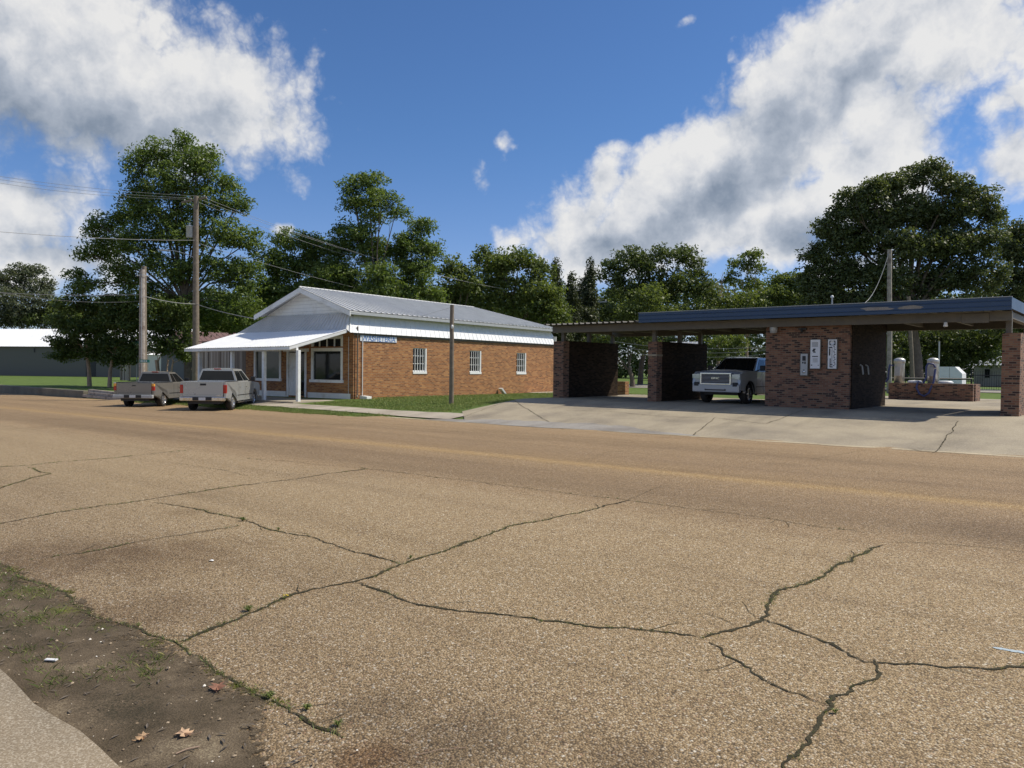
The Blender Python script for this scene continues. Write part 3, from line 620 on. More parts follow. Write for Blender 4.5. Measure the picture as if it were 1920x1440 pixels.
def corrugated(mb, a, b, c, d, pitch=.2, hgt=.022, th=.006, mi=0):
    """a-b is the upper edge, d-c the lower one; ribs run a->d"""
    a, b, c, d = map(Vector, (a, b, c, d)); L = max((b-a).length, (c-d).length); n = max(2, int(L/pitch)); nn = (b-a).cross(d-a).normalized()
    if nn.z < 0: nn = -nn
    top = []; bot = []
    for i in range(n):
        for f, h in (((0, 0), (.58, 0), (.68, 1), (.90, 1)) if pitch < .4 else ((0, 0), (.42, 0), (.45, 1), (.52, 1), (.55, 0))):
            t = (i+f)/n; top.append(a.lerp(b, t)+nn*h*hgt); bot.append(d.lerp(c, t)+nn*h*hgt)
    top.append(b); bot.append(c); m = len(top)
    mb.add(top+bot, [(i, i+1, m+i+1, m+i) for i in range(m-1)])
    mb.add([p-nn*th for p in top]+[p-nn*th for p in bot], [(i, i+1, m+i+1, m+i) for i in range(m-1)])
    mb.add(bot+[p-nn*th for p in bot], [(i, i+1, m+i+1, m+i) for i in range(m-1)])

# ------------------------------------------------------------------ the laundry
WO = (-32.97, 25.7, 0); WR = R_(5.6)
W = empty('laundry_building', WO, WR, 'long orange brick laundry with white metal roofs and a deep front porch', 'building')
LEN, WID = 20.45, 9.25
side_holes = [(4.72, 5.95, 1.30, 2.82), (10.15, 11.38, 1.28, 2.80), (15.5, 16.72, 1.26, 2.78)]
mb = MB(); wall(mb, (0, 0, 0), (0, 1, 0), LEN, -.15, 3.75, .25, side_holes)   # right-hand side wall
front_holes = [(.85, 3.3, .95, 2.6), (.85, 3.3, 2.78, 3.3), (3.75, 5.45, -.0, 2.55), (6.0, 8.4, .95, 2.6)]
fh = [(WID-b, WID-a, c, d) for a, b, c, d in front_holes]
wall(mb, (-WID, 0, 0), (1, 0, 0), WID-.252, -.15, 3.75, .25, fh)
wall(mb, (-.252, LEN, 0), (-1, 0, 0), WID-.252, -.15, 3.75, .25)
wall(mb, (-WID, LEN-.252, 0), (0, -1, 0), LEN-.506, -.15, 3.75, .25)
mb.build('brick_wall', M['brick_orange'], W)
mb = MB(); mb.box(-WID+.3, -.3, .3, LEN-.3, -.1, .02); mb.build('floor_slab', M['concrete'], W)
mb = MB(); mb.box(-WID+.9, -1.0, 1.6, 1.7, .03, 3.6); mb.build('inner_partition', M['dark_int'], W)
# dark band under the skirt
mb = MB(); mb.box(.003, .05, .0, LEN, 3.38, 3.62); mb.build('soffit_board', M['brown_metal'], W)
# upper roof, gable and frieze
gl, gr, gp_, ez, rz = -7.72, .32, -3.72, 4.66, 6.08
mb = MB()
corrugated(mb, (gp_, -.55, rz), (gp_, LEN+.1-5.2+0, rz), (gr, LEN+.35, ez), (gr, -.55, ez), .42, .055)
corrugated(mb, (gp_, LEN-5.1, rz), (gp_, -.55, rz), (gl, -.55, ez), (gl, LEN+.35, ez), .42, .055)
corrugated(mb, (gp_, LEN-5.1, rz-.004), (gp_-.02, LEN-5.1, rz-.004), (gl, LEN+.35, ez-.003), (gr, LEN+.35, ez-.003), .22, .02)
mb.build('main_roof', M['galv'], W)
mb = MB(); mb.tube([(gp_, -.56, rz+.02), (gp_, LEN-5.1, rz+.02)], .05, 6); mb.build('ridge_cap', M['galv'], W)
mb = MB(); mb.prism([(gl+.62, 4.2), (gr-.55, 4.2), (gr-.55, ez+.02), (gp_, rz-.10), (gl+.62, ez+.02)], 'y', -.02, .06)
mb.build('gable', M['white'], W)
mb = MB()
for k in range(9): z = 4.35+k*.2; hw = min(3.4, (rz-.2-z)/(rz-ez)*4.0); mb.box(gp_-hw, gp_+hw, -.028, -.022, z, z+.012)
mb.build('gable_board', M['grey_metal'], W)
mb = MB()
for sx, ex in ((gl, gp_), (gp_, gr)):
    z0, z1 = (ez, rz) if sx == gl else (rz, ez); e = -.004 if sx == gl else 0
    mb.prism([(sx, z0-.30), (ex, z1-.30), (ex, z1-.03), (sx, z0-.03)], 'y', -.57+e, -.52+e)
    mb.prism([(sx, z0-.09), (ex, z1-.09), (ex, z1-.06), (sx, z0-.06)], 'y', -.515, .1)
mb.build('rake_board', M['white'], W)
mb = MB(); mb.box(gr-.055, gr-.015, -.51, LEN+.3, ez-.20, ez-.035); mb.box(-.30, gr-.056, -.51, LEN+.3, ez-.18, ez-.15); mb.build('eave_fascia', M['grey_metal'], W)
mb = MB(); mb.box(-.45, -.25, .25, LEN-.02, 3.7, ez-.10); mb.build('frieze', M['white'], W)
# skirt (pent) roofs
mb = MB(); corrugated(mb, (-.24, .0, 4.42), (-.24, LEN+.05, 4.42), (.17, LEN+.25, 3.50), (.17, -.42, 3.50), .42, .02); mb.build('side_skirt_roof', M['white_metal'], W)
mb = MB(); mb.box(-.35, .18, LEN+.06, LEN+.10, 3.5, 4.1); mb.build('skirt_end', M['white'], W)
mb = MB(); mb.tube([(-.22, .0, 4.45), (.16, -.42, 3.53)], .04, 6); mb.build('hip_trim', M['white'], W)
mb = MB(); corrugated(mb, (-7.2, -.10, 4.56), (-.1, -.10, 4.56), (.02, -.50, 3.66), (-9.35, -.50, 3.62), .27, .05); mb.build('front_skirt_roof', M['galv'], W)
mb = MB(); mb.add([(-.24, .02, 4.43), (-.1, -.10, 4.56), (.02, -.50, 3.66), (.17, -.42, 3.50), (.0, .0, 3.5), (-.4, .1, 4.43)], [(0, 1, 2, 3), (0, 3, 4), (1, 0, 5)]); mb.build('corner_flashing', M['white'], W)
mb = MB(); corrugated(mb, (-7.3, .1, 4.5), (-7.3, LEN, 4.5), (-9.5, LEN, 3.62), (-9.5, -.3, 3.62), .22, .02); mb.build('left_lean_roof', M['galv'], W)
# porch
PZ0, PZ1 = 3.66, 2.66
mb = MB(); corrugated(mb, (-9.35, -.48, PZ0-.03), (.02, -.48, PZ0), (-.66, -3.72, PZ1+.02), (-9.82, -3.72, PZ1-.06), .205, .022); mb.build('porch_roof', M['white_metal'], W)
mb = MB(); mb.prism([(-9.80, PZ1-.22), (-.68, PZ1-.15), (-.68, PZ1-.005), (-9.80, PZ1-.085)], 'y', -3.70, -3.665)
mb.add([(-.66, -3.70, PZ1-.15), (.02, -.48, PZ0-.17), (.02, -.48, PZ0-.03), (-.66, -3.70, PZ1-.005), (-.70, -3.66, PZ1-.15), (-.02, -.48, PZ0-.17), (-.02, -.48, PZ0-.03), (-.70, -3.66, PZ1-.005)], [(0, 1, 2, 3), (7, 6, 5, 4), (0, 4, 5, 1), (3, 2, 6, 7), (1, 5, 6, 2), (0, 3, 7, 4)])
mb.build('porch_fascia', M['white'], W)
mb = MB()
for k in range(11):
    x = -9.4+k*.86; mb.bar((x, -.02, PZ0-.16), (x-.02, -3.64, PZ1-.14), .05, .10)
mb.bar((-9.6, -3.3, PZ1-.16), (-.55, -3.3, PZ1-.10), .12, .14); mb.build('porch_rafter', M['white'], W)
for k, x in enumerate((-.47, -3.18, -5.9, -8.9)):
    mb = MB(); mb.box(x-.085, x+.085, -3.385, -3.215, -.20, PZ1-.22 if x < -1 else PZ1-.17, .008); mb.build('porch_post', M['white'], W)
mb = MB(); mb.box(-9.5, -.3, -3.75, -.002, -.22, -.105, .015); mb.build('porch_floor', M['walk'], W)
for a, b in ((-3.6, -.2), (-9.1, -5.5)):
    mb = MB(); mb.box(a, b, -.05, -.004, -.10, .22); mb.build('plinth', M['white'], W)
# front windows and door (x measured leftwards from the corner)
def front_window(x0, x1, z0, z1, mull, sill=True, pane='glass'):
    f = MB(); X0, X1 = -x1, -x0; t = .11
    f.box(X0-.05, X1+.05, -.035, .06, z1-.08, z1+.10); f.box(X0-.05, X0+t, -.03, .06, z0, z1-.082); f.box(X1-t, X1+.05, -.03, .06, z0, z1-.082)
    for m_ in mull: f.box(-m_-.03, -m_+.03, -.0, .055, z0, z1-.082)
    o = f.build('window', M['white'], W)
    if sill: s = MB(); s.box(X0-.12, X1+.12, -.10, .07, z0-.16, z0-.002); s.build('sill', M['white'], o)
    p = MB(); p.box(X0+.005, X1-.005, .07, .08, z0, z1); p.build('pane', M[pane], o); return o
front_window(.85, 3.3, .95, 2.6, []); front_window(.85, 3.3, 2.78, 3.28, [1.5, 2.1, 2.7], False)
front_window(6.0, 8.4, .95, 2.6, [7.6], True, 'glass_pale')
cur = MB()
for k in range(7): x = -2.95+k*.09; cur.tube([(x, .22, 1.0), (x, .22, 2.5)], .045, 6)
cur.build('curtain', M['grey_metal'], W)
d = MB(); d.box(-5.75, -3.55, -.05, .05, 2.5, 2.68); d.box(-5.45, -5.30, -.03, .10, -.1, 2.498); d.box(-3.90, -3.75, -.03, .10, -.1, 2.498)
d.box(-5.29, -4.62, .02, .10, -.08, 2.45); door = d.build('door', M['white'], W)
h = MB(); h.box(-4.60, -3.92, .03, .07, -.08, 2.45); h.build('screen_panel', M['glass'], door); h = MB(); h.box(-3.98, -3.94, -.02, .02, 1.0, 1.15); h.build('handle', M['black'], door)
# side windows
for (a, b, z0, z1) in side_holes:
    f = MB(); f.box(-.13, -.06, a, b, z0+.14, z0+.20); f.box(-.13, -.06, a, b, z1-.05, z1); f.box(-.13, -.06, a, a+.05, z0+.2, z1-.05); f.box(-.20, -.003, b-.11, b-.002, z0+.14, z1)
    for k in (1, 2): f.box(-.10, -.07, a+.05, b-.11, z0+.14+(z1-z0-.14)*k/3-.015, z0+.14+(z1-z0-.14)*k/3+.015)
    o = f.build('window', M['white'], W)
    s = MB(); s.box(-.22, .035, a+.001, b-.001, z0, z0+.138); s.build('sill', M['white'], o)
    s = MB()
    for k in range(1, 5): y = a+(b-.11-a)*k/5; s.box(-.05, -.025, y-.014, y+.014, z0+.14, z1-.01)
    s.build('security_bars', M['white'], o)
    s = MB(); s.box(-.17, -.16, a, b, z0+.1, z1); s.build('pane', M['glass'], o)
# pipes at the corner
mb = MB(); mb.tube([(.10, .20, 3.85), (.10, .20, .12)], .035, 8); mb.tube([(.10, .20, .12), (.16, .10, .05)], .05, 8); mb.build('drain_pipe', M['brown_metal'], W)
mb = MB(); mb.tube([(.05, .62, 3.40), (.05, .62, .1)], .028, 8); mb.build('downpipe', M['white'], W)
mb = MB(); mb.tube([(-.35, -.02, 3.3), (-.35, -.02, -.0)], .012, 6); mb.build('conduit', M['white'], W)
def wpt(x, y, z): return Vector(WO)+Matrix.Rotation(WR, 3, 'Z')@Vector((x, y, z))
# things standing by the wall
mb = MB(); mb.prism([(0, 0), (.55, 0), (.55, .14), (.08, .17), (0, .17)], 'y', -.18, .18); o = mb.build('splash_block', M['white']); p = wpt(.10, .55, 0); o.location = (p.x, p.y, H(p.x, p.y)-.02); o.rotation_euler.z = WR
tag(o, 'small white concrete splash block under the laundry downpipe', 'splash block')
mb = MB(); mb.prism([(0, 0), (.12, 0), (-.22, .42), (-.32, .36)], 'y', -.2, .2); o = mb.build('broken_slab', M['white']); p = wpt(.35, 13.5, 0); o.location = (p.x, p.y, H(p.x, p.y)-.03); o.rotation_euler.z = WR+1.2
tag(o, 'broken white concrete piece leaning in the grass by the brick wall', 'rubble')
S = empty('sign_board', wpt(.012, 1.88, 3.23), WR, 'faded white sign reading WASHETERIA on the brick side wall', 'sign')
mb = MB(); mb.box(0, .03, -1.42, 1.42, -.155, .155); mb.build('board', M['sign_white'], S)
me = text_mesh('WASHETERIA', .36, .003, .004); me.materials.append(M['blue_text']); bb = [v.co.x for v in me.vertices]; s_ = 2.62/(max(bb)-min(bb))
o = bpy.data.objects.new('lettering', me); sc.collection.objects.link(o); o.parent = S; o.location = (.034, 0, -.005); o.rotation_euler = (R_(90), 0, R_(90)); o.scale = (s_, s_*.92, 1)
mb = MB(); mb.box(.031, .034, -1.42, 1.42, -.155, -.145); mb.build('lower_border', M['blue_text'], S)

# ------------------------------------------------------------------ the car wash
CW = empty('car_wash_building', (-12, 28.3, .35), 0, 'open bay self service car wash with blue fascia and mottled brick piers', 'building')
def cl(mb): 
    return mb
OX, OY, OZ = -12, 28.3, .35
def cbox(mb, x0, x1, y0, y1, z0, z1, bev=0): mb.box(x0-OX, x1-OX, y0-OY, y1-OY, z0-OZ, z1-OZ, bev)
def cpart(name, boxes, mat, par=CW, bev=0):
    mb = MB()
    for b in boxes: cbox(mb, *b, bev)
    return mb.build(name, mat, par)
# side walls: brick nose + bay wall behind, mostly with shade darkened into its colour
for x0, x1, zt in ((-21.49, -20.92, 2.96), (-16.48, -16.06, 2.87), (-3.79, -3.30, 2.96)):
    cpart('brick_pier', [(x0, x1, 28.3, 28.75, .25, zt)], M['brick_wash'])
    if x0 < -10: cpart('bay_wall', [(x0+.04, x1-.0, 28.752, 32.95, .25, zt+.02)], M['shade_dark_wall'])
    else:
        cpart('bay_wall', [(x0+.04, x1-.02, 28.752, 32.95, .25, zt+.02)], M['brick_wash'])
cpart('course_ledge', [(-16.50, -16.04, 28.27, 28.76, 2.26, 2.34)], M['concrete'])
cpart('equipment_room', [(-11.4, -8.36, 28.3, 32.9, .25, 3.62)], M['brick_wash'])
cpart('bay_wall', [(-8.355, -8.33, 28.50, 32.9, .25, 3.60)], M['shade_dark_wall'])  # thin sheet on the brick room, coloured dark for bay shade
cpart('bay_wall', [(-11.43, -11.405, 28.50, 32.9, .25, 3.60)], M['shade_dark_wall'])
# roof deck (ribbed), beams, posts, fascia
mb = MB()
def cv(x, y, z): return (x-OX, y-OY, z-OZ)
corrugated(mb, cv(-16.36, 34.2, 3.72), cv(-21.35, 34.2, 3.72), cv(-21.35, 27.4, 3.66), cv(-16.36, 27.4, 3.66), .30, .06, .01)
mb.build('left_bay_roof', M['deck'], CW)
mb = MB(); corrugated(mb, cv(-3.5, 34.2, 3.78), cv(-16.34, 34.2, 3.78), cv(-16.34, 27.45, 3.66), cv(-3.5, 27.45, 3.66), .30, .06, .01); mb.build('roof_deck', M['deck'], CW)
cpart('front_beam', [(-21.3, -3.5, 27.95, 28.10, 3.33, 3.63)], M['brown_metal'])
cpart('rear_beam', [(-21.3, -3.5, 32.95, 33.10, 3.33, 3.66)], M['brown_metal'])
for b_ in [(-21.25, -21.05, 28.12, 32.58, 3.42, 3.63), (-16.35, -16.15, 28.12, 32.58, 3.42, 3.63), (-3.75, -3.55, 28.12, 32.9, 3.42, 3.63)]: cpart('cross_beam', [b_], M['brown_metal'])
for b_ in [(-19.9, -19.8, 28.12, 32.58, 3.45, 3.63), (-18.6, -18.5, 28.12, 32.58, 3.45, 3.63), (-14.9, -14.8, 28.12, 32.9, 3.45, 3.63), (-13.3, -13.2, 28.12, 32.9, 3.45, 3.63), (-7.1, -7.0, 28.12, 32.9, 3.45, 3.63), (-5.4, -5.3, 28.12, 32.9, 3.45, 3.63)]: cpart('rafter', [b_], M['brown_metal'])
for x0, y0, zb in ((-21.2, 28.5, 2.96), (-21.15, 30.5, 2.98), (-21.1, 32.5, 2.98), (-16.38, 28.45, 2.87), (-16.3, 30.5, 2.89), (-16.3, 32.5, 2.89), (-3.72, 28.45, 2.96), (-3.7, 32.4, 2.98)):
    cpart('roof_post', [(x0, x0+.16, y0, y0+.16, zb+.002, 3.42)], M['brown_metal'])
# blue fascia with ribs and peeled patches
f_ = MB(); 
def fasc(y, x0, x1, sgn):
    z0, z1 = 3.62, 4.01
    prof = [(0, z0), (0, z0+.10), (.02, z0+.115), (.02, z0+.125), (0, z0+.14), (0, z1-.13), (.02, z1-.115), (.02, z1-.105), (0, z1-.09), (0, z1)]
    vs = [(x0-OX, y-sgn*p[0]-OY, p[1]-OZ) for p in prof]+[(x1-OX, y-sgn*p[0]-OY, p[1]-OZ) for p in prof]; n = len(prof)
    f_.add(vs, [(i, i+1, n+i+1, n+i) for i in range(n-1)])
fasc(27.36, -16.40, -3.44, 1)
cbox(f_, -16.40, -3.44, 27.37, 27.40, 3.62, 4.01); cbox(f_, -3.47, -3.44, 27.41, 34.3, 3.66, 4.01); cbox(f_, -16.40, -16.37, 27.41, 34.3, 3.66, 4.01); cbox(f_, -16.40, -3.44, 34.31, 34.34, 3.66, 4.01)
fa = f_.build('blue_fascia', M['blue_metal'], CW)
mb = MB()
cbox(mb, -16.42, -3.43, 27.33, 27.42, 4.012, 4.03); mb.build('drip_edge', M['grey_metal'], CW)
pp = MB()
for cx, wdt in ((-7.25, .5), (-6.2, .35)):
    poly = [(cx-OX+math.cos(a)*wdt*(.7+.5*rnd.random()), 3.80-OZ+math.sin(a)*.075*(.7+.5*rnd.random())) for a in [k*math.pi/7 for k in range(14)]]
    pp.prism(poly, 'y', 27.355-OY, 27.357-OY)
pp.build('peeled_patch', M['gravel'], fa)
# vent pipe, lamps, boxes
VP = empty('roof_vent', (-9.6, 30.2, 3.72), 0, 'thin metal vent pipe with round cap on the car wash roof', 'vent')
mb = MB(); mb.tube([(0, 0, 0), (0, 0, .80)], .03, 8); mb.build('pipe', M['grey_metal'], VP); mb = MB(); mb.lathe([(.03, .78), (.06, .80), (.062, .84), (.04, .88), (.002, .89)], 12); mb.build('cap', M['white'], VP)
LP = empty('wall_lamp', (-11.05, 28.3, 3.38), 0, 'pale bell shaped lamp high on the car wash brickwork', 'lamp')
mb = MB(); mb.lathe([(.002, -.28), (.12, -.27), (.145, -.10), (.13, .10), (.08, .19), (.002, .20)], 14, (0, -.15, 0)); mb.build('shade', M['grey_metal'], LP); mb = MB(); mb.box(-.05, .05, -.05, 0, 0, .12); mb.build('bracket', M['black'], LP)
LP = empty('eave_lamp', (-5.3, 27.9, 3.33), 0, 'small white floodlight under the right end of the car wash roof', 'lamp')
mb = MB(); mb.lathe([(.002, .0), (.05, 0), (.06, -.08), (.07, -.11), (.07, -.14), (.002, -.15)], 12); mb.build('head', M['white'], LP)
mb = MB(); mb.box(-4.85, -4.1, 27.92, 27.948, 3.28, 3.58, .004); tag(mb.build('junction_box', M['brown_metal']), 'brown metal box under the car wash roof edge', 'box')
LP = empty('security_light', (-10.0, 28.3, 3.22), 0, 'small dark security light above the car wash price boards', 'lamp')
mb = MB(); mb.box(-.14, .14, -.12, 0, .0, .05); mb.build('bracket', M['black'], LP); mb = MB(); mb.lathe([(.002, .0), (.05, -.01), (.05, -.09), (.002, -.1)], 10, (-.02, -.08, 0)); mb.build('head', M['black'], LP)
# price boards and coin box
def board(name, x0, x1, z0, z1, label, cat, marks, face='sign_white'):
    o = empty(name, ((x0+x1)/2, 28.3, (z0+z1)/2), 0, label, cat); a, b = (x1-x0)/2, (z1-z0)/2
    m_ = MB(); m_.box(-a-.03, a+.03, -.07, -.001, -b-.03, b+.03, .006); m_.build('housing', M['brown_metal'], o)
    m_ = MB(); m_.box(-a, a, -.078, -.072, -b, b); m_.build('face', M[face], o)
    m_ = MB()
    for (c, d, e, f) in marks: m_.box(c*a, d*a, -.082, -.0785, e*b, f*b)
    m_.build('lettering', M['black'], o); return o
mk = [(-.45, .05, .28, .38), (-.6, -.1, .18, .28), (-.4, .1, .10, .17), (-.6, .6, -.19, -.13), (-.85, -.6, -.8, -.74), (.6, .8, -.8, -.75)]
mk += [(-.7, .6, .8-k*.07, .825-k*.07) for k in range(5)]+[(-.5, .55, -.32-k*.06, -.305-k*.06) for k in range(5)]
board('instruction_board', -9.70, -9.36, 1.80, 2.84, 'tall pale instruction board left of the patterned board on brick', 'sign', mk)
mk = [(-.7, .7, .60, .92), (-.8, -.1, .42, .50), (-.75, -.45, -.1, .38), (-.1, -.02, -.9, .5)]+[(.25+.1*(k % 3), .55+.12*((k*7) % 3), .50-k*.11, .55-k*.11) for k in range(13)]+[(-.55, -.35, -.9, -.3), (-.5, .1, -.75, -.70), (-.5, .2, -.92, -.86)]
bd = board('patterned_board', -9.08, -8.78, 1.80, 2.84, 'tall board covered in black print nearest the car wash brick corner', 'sign', mk)
m_ = MB(); m_.lathe([(.002, 0), (.08, 0), (.08, .003)], 20, (0, 0, 0), 'x'); m_.v = [(y, -.0835-x, z+.40) for x, y, z in m_.v]; m_.build('emblem', M['sign_white'], bd)
mk = [(-.5, .5, .35, .8), (-.55, -.1, .1, .25), (.1, .5, .05, .28), (-.2, .2, -.5, -.46)]
bd = board('coin_box', -10.05, -9.80, 1.55, 2.33, 'small metal coin box lowest on the car wash brick face', 'coin box', mk, 'grey_metal')
m_ = MB(); m_.lathe([(.002, -.02), (.045, -.02), (.045, 0)], 14, (0, 0, 0), 'x'); m_.v = [(y, -.08+x, z-.27) for x, y, z in m_.v]; m_.build('knob', M['chrome'], bd)
# gun holders inside the right bay
for k, y in enumerate((29.4, 30.1)):
    m_ = MB(); m_.tube([(-8.32, y, 1.95), (-8.24, y, 1.9), (-8.20, y-.02, 1.6)], .03, 8); tag(m_.build('spray_gun_holder', M['grey_metal']), ('front', 'rear')[k]+' grey spray gun holder on the dark wall of the right bay', 'holder', 'spray gun holders on the dark bay wall')

# low island wall with vacuums behind the right bay
IW = MB(); IW.box(-10.25, -6.60, 41.05, 41.35, .3, 1.16); IW.box(-6.95, -6.55, 41.352, 42.6, .3, 1.16); IW.box(-10.25, -9.9, 41.352, 42.6, .3, 1.16); IW.box(-9.898, -6.952, 42.3, 42.6, .3, 1.16)
tag(IW.build('brick_island', M['brick_wash']), 'low brick island wall carrying the two vacuum cylinders', 'wall')
def at_y(px, py, y):
    d = ray(px, py); return Vector((0, 0, CZ))+d*(y/d.y)
def vacuum(px, label, hose):
    p = at_y(px, 712, 41.75); o = empty('car_vacuum', (p.x, 41.75, 1.16), 0, label, 'vacuum', 'steel vacuums on the brick island')
    m_ = MB(); m_.box(-.32, .32, -.3, .3, -.3, .0); m_.build('pedestal', M['concrete'], o)
    m_ = MB(); m_.lathe([(.002, 0), (.235, 0), (.235, .98)], 24); m_.build('drum', M['steel'], o)
    m_ = MB(); m_.lathe([(.236, .97), (.265, .99), (.265, 1.14), (.24, 1.19), (.12, 1.25), (.002, 1.26)], 24); m_.build('lid', M['steel'], o)
    m_ = MB(); m_.box(-.16, .10, -.29, -.24, .35, .8, .01); m_.build('control_panel', M['grey_metal'], o)
    m_ = MB(); m_.tube(hose, .048, 8); m_.build('hose', M['hose'], o); return o
vacuum(1686, 'left steel vacuum cylinder on the brick island', [(-.27, -.05, .85), (-.42, -.1, .9), (-.46, -.12, .6), (-.48, -.1, .2), (-.60, -.1, .02)])
vacuum(1749, 'right steel vacuum with looping blue hose over the brick wall', [(.16, -.3, .78), (.08, -.42, .95), (-.12, -.45, .97), (-.20, -.47, .8), (-.18, -.5, .3), (-.3, -.62, -.05), (-.48, -.72, .1), (-.56, -.74, -.2), (-.42, -.78, -.5), (-.2, -.78, -.62), (.0, -.78, -.45), (.16, -.6, .1), (.18, -.4, .7)])
for px, lb in ((1715, 'white lid lying on the island wall between the vacuums'), (1773, 'white lid lying on the island wall right of the vacuums')):
    p = at_y(px, 716, 41.6); m_ = MB(); m_.lathe([(.002, .07), (.26, .06), (.34, .0), (.33, -.05)], 18); o = m_.build('white_lid', M['white']); o.location = (p.x, 41.6, 1.235); tag(o, lb, 'lid', 'white lids on the island wall')  # white lids lying on the island wall

# ------------------------------------------------------------------ poles and wires
def pole(name, base, top, r0, r1, mat, label, group=None, cat='utility pole'):
    o = empty(name, base, 0, label, cat, group); b = Vector(base); t = Vector(top)-b
    n = 9; pts = [t*(i/n)+Vector((noise.noise(Vector((i*.5, b.x, 0)))*.03, 0, 0)) for i in range(n+1)]; pts[0] = Vector((0, 0, -.3))
    m_ = MB(); m_.tube(pts, [r0+(r1-r0)*i/n for i in range(n+1)], 14); m_.build('shaft', mat, o); return o
def at_y(px, py, y):
    d = ray(px, py); return Vector((0, 0, CZ))+d*(y/d.y)
# main street pole
b = at_y(367, 735, 27.0); b.z = H(b.x, b.y); t = at_y(368, 368, 27.0); PA = t.copy()
po = pole('utility_pole', b, (b.x, b.y, t.z), .25, .17, M['wood_pole'], 'tall street pole with crossarm, transformer drum and streetlight arm')
hz = t.z-b.z
m_ = MB(); m_.bar((-.85, -.62, hz-.42), (.62, .46, hz-.08), .11, .13); m_.build('crossarm', M['wood_pole'], po)
m_ = MB(); m_.bar((-.6, -.44, hz-.42), (-.05, -.04, hz-.85), .04, .03); m_.build('brace', M['grey_metal'], po)
for k in (-.68, -.3, .5):
    m_ = MB(); m_.lathe([(.002, .14), (.03, .13), (.045, .08), (.03, .05), (.045, .02), (.03, 0), (.002, 0)], 8, (k*1.0, k*.73, hz-.24+k*.23+.06)); m_.build('insulator', M['grey_metal'], po)
zt = at_y(357, 437, 27.0).z-b.z
m_ = MB(); m_.lathe([(.002, -.44), (.24, -.43), (.255, -.40), (.255, .36), (.27, .38), (.27, .42), (.14, .48), (.002, .50)], 18, (-.33, -.28, zt)); tr = m_.build('transformer', M['grey_metal'], po)
m_ = MB(); m_.lathe([(.04, .46), (.055, .5), (.03, .55), (.05, .6), (.03, .66), (.002, .67)], 8, (-.33, -.28, zt)); m_.build('bushing', M['white'], tr)
zl = at_y(367, 483, 27.0).z-b.z; m_ = MB()
m_.tube([(-.1, -.05, zl), (-.6, -.5, zl+.28), (-1.1, -.95, zl+.45), (-1.5, -1.3, zl+.5)], .03, 8); ar = m_.build('lamp_arm', M['grey_metal'], po)
m_ = MB(); m_.bar((-1.45, -1.26, zl+.48), (-2.0, -1.75, zl+.50), .2, .11); m_.build('luminaire', M['grey_metal'], ar)
# old double pole
b = at_y(268, 745, 21.0); b.z = H(b.x, b.y); t = at_y(268, 506, 21.0)
po = pole('old_pole', b+Vector((.12, -.1, 0)), (b.x+.12, b.y-.1, t.z), .19, .15, M['wood_grey'], 'short silvered wooden pole strapped in front of a darker stump', 'pair of strapped old poles')
PB = Vector((b.x, b.y, t.z-1.5))
m_ = MB(); m_.tube([(.14, -.1, hh) for hh in (0, 2, 4, 6, t.z-b.z-.5)], .018, 6); m_.build('conduit', M['grey_metal'], po)
m_ = MB(); m_.lathe([(.34, -.02), (.34, .02)], 16, (-.12, .08, t.z-b.z-.35)); m_.build('strap', M['grey_metal'], po)
pole('old_pole', b+Vector((-.22, .16, 0)), (b.x-.22, b.y+.16, t.z+.25), .18, .14, M['wood_pole'], 'darker leaning stump directly behind the silvered wooden pole', 'pair of strapped old poles')
# cut-off pole by the lawn
b = onground(846, 757); t = at_y(844.5, 572, b.y)
po = pole('cut_off_pole', b, (b.x, b.y, t.z), .115, .095, M['wood_pole'], 'short cut off brown pole standing on the lawn before the brick wall')
zi = at_y(850, 613, b.y).z-b.z; m_ = MB(); m_.lathe([(.002, .1), (.05, .08), (.06, 0), (.04, -.08), (.002, -.1)], 10, (.12, -.1, zi)); m_.build('insulator', M['white'], po); PC = Vector((b.x, b.y, t.z-.1))
# pole with transformers behind the car wash
dB = 82; b = P(1114, 700, dB); b.z = H(b.x, b.y); t = P(1118, 558, dB)
po = pole('rear_utility_pole', b, (t.x, t.y, t.z), .16, .12, M['wood_pole'], 'distant crossarm pole with transformers rising behind the car wash left bay')
PD = t.copy(); tz = t.z-b.z; rt = CAMM@Vector((1, 0, 0))
m_ = MB(); m_.bar(rt*-1.25+Vector((0, 0, tz-.55)), rt*1.25+Vector((0, 0, tz-.45)), .1, .12); m_.build('crossarm', M['grey_metal'], po)
m_ = MB(); m_.bar(rt*-.7+Vector((0, 0, tz-1.25)), rt*.6+Vector((0, 0, tz-1.3)), .06, .06); [m_.bar(rt*k+Vector((0, 0, tz-1.4)), rt*k+Vector((0, 0, tz-1.05)), .06, .06) for k in (-.7, .6)]; m_.build('cutout_bracket', M['white'], po)
for k in (-.28, .36):
    m_ = MB(); q_ = rt*k; m_.lathe([(.002, -.4), (.2, -.38), (.2, .35), (.12, .42), (.002, .43)], 14, (q_.x, q_.y, tz-2.1)); m_.build('transformer', M['grey_metal'], po)
for k in (-1.15, 0, 1.15):
    m_ = MB(); q_ = rt*k; m_.lathe([(.002, .2), (.06, .18), (.06, 0), (.002, 0)], 8, (q_.x, q_.y, tz-.42)); m_.build('insulator', M['white'], po)
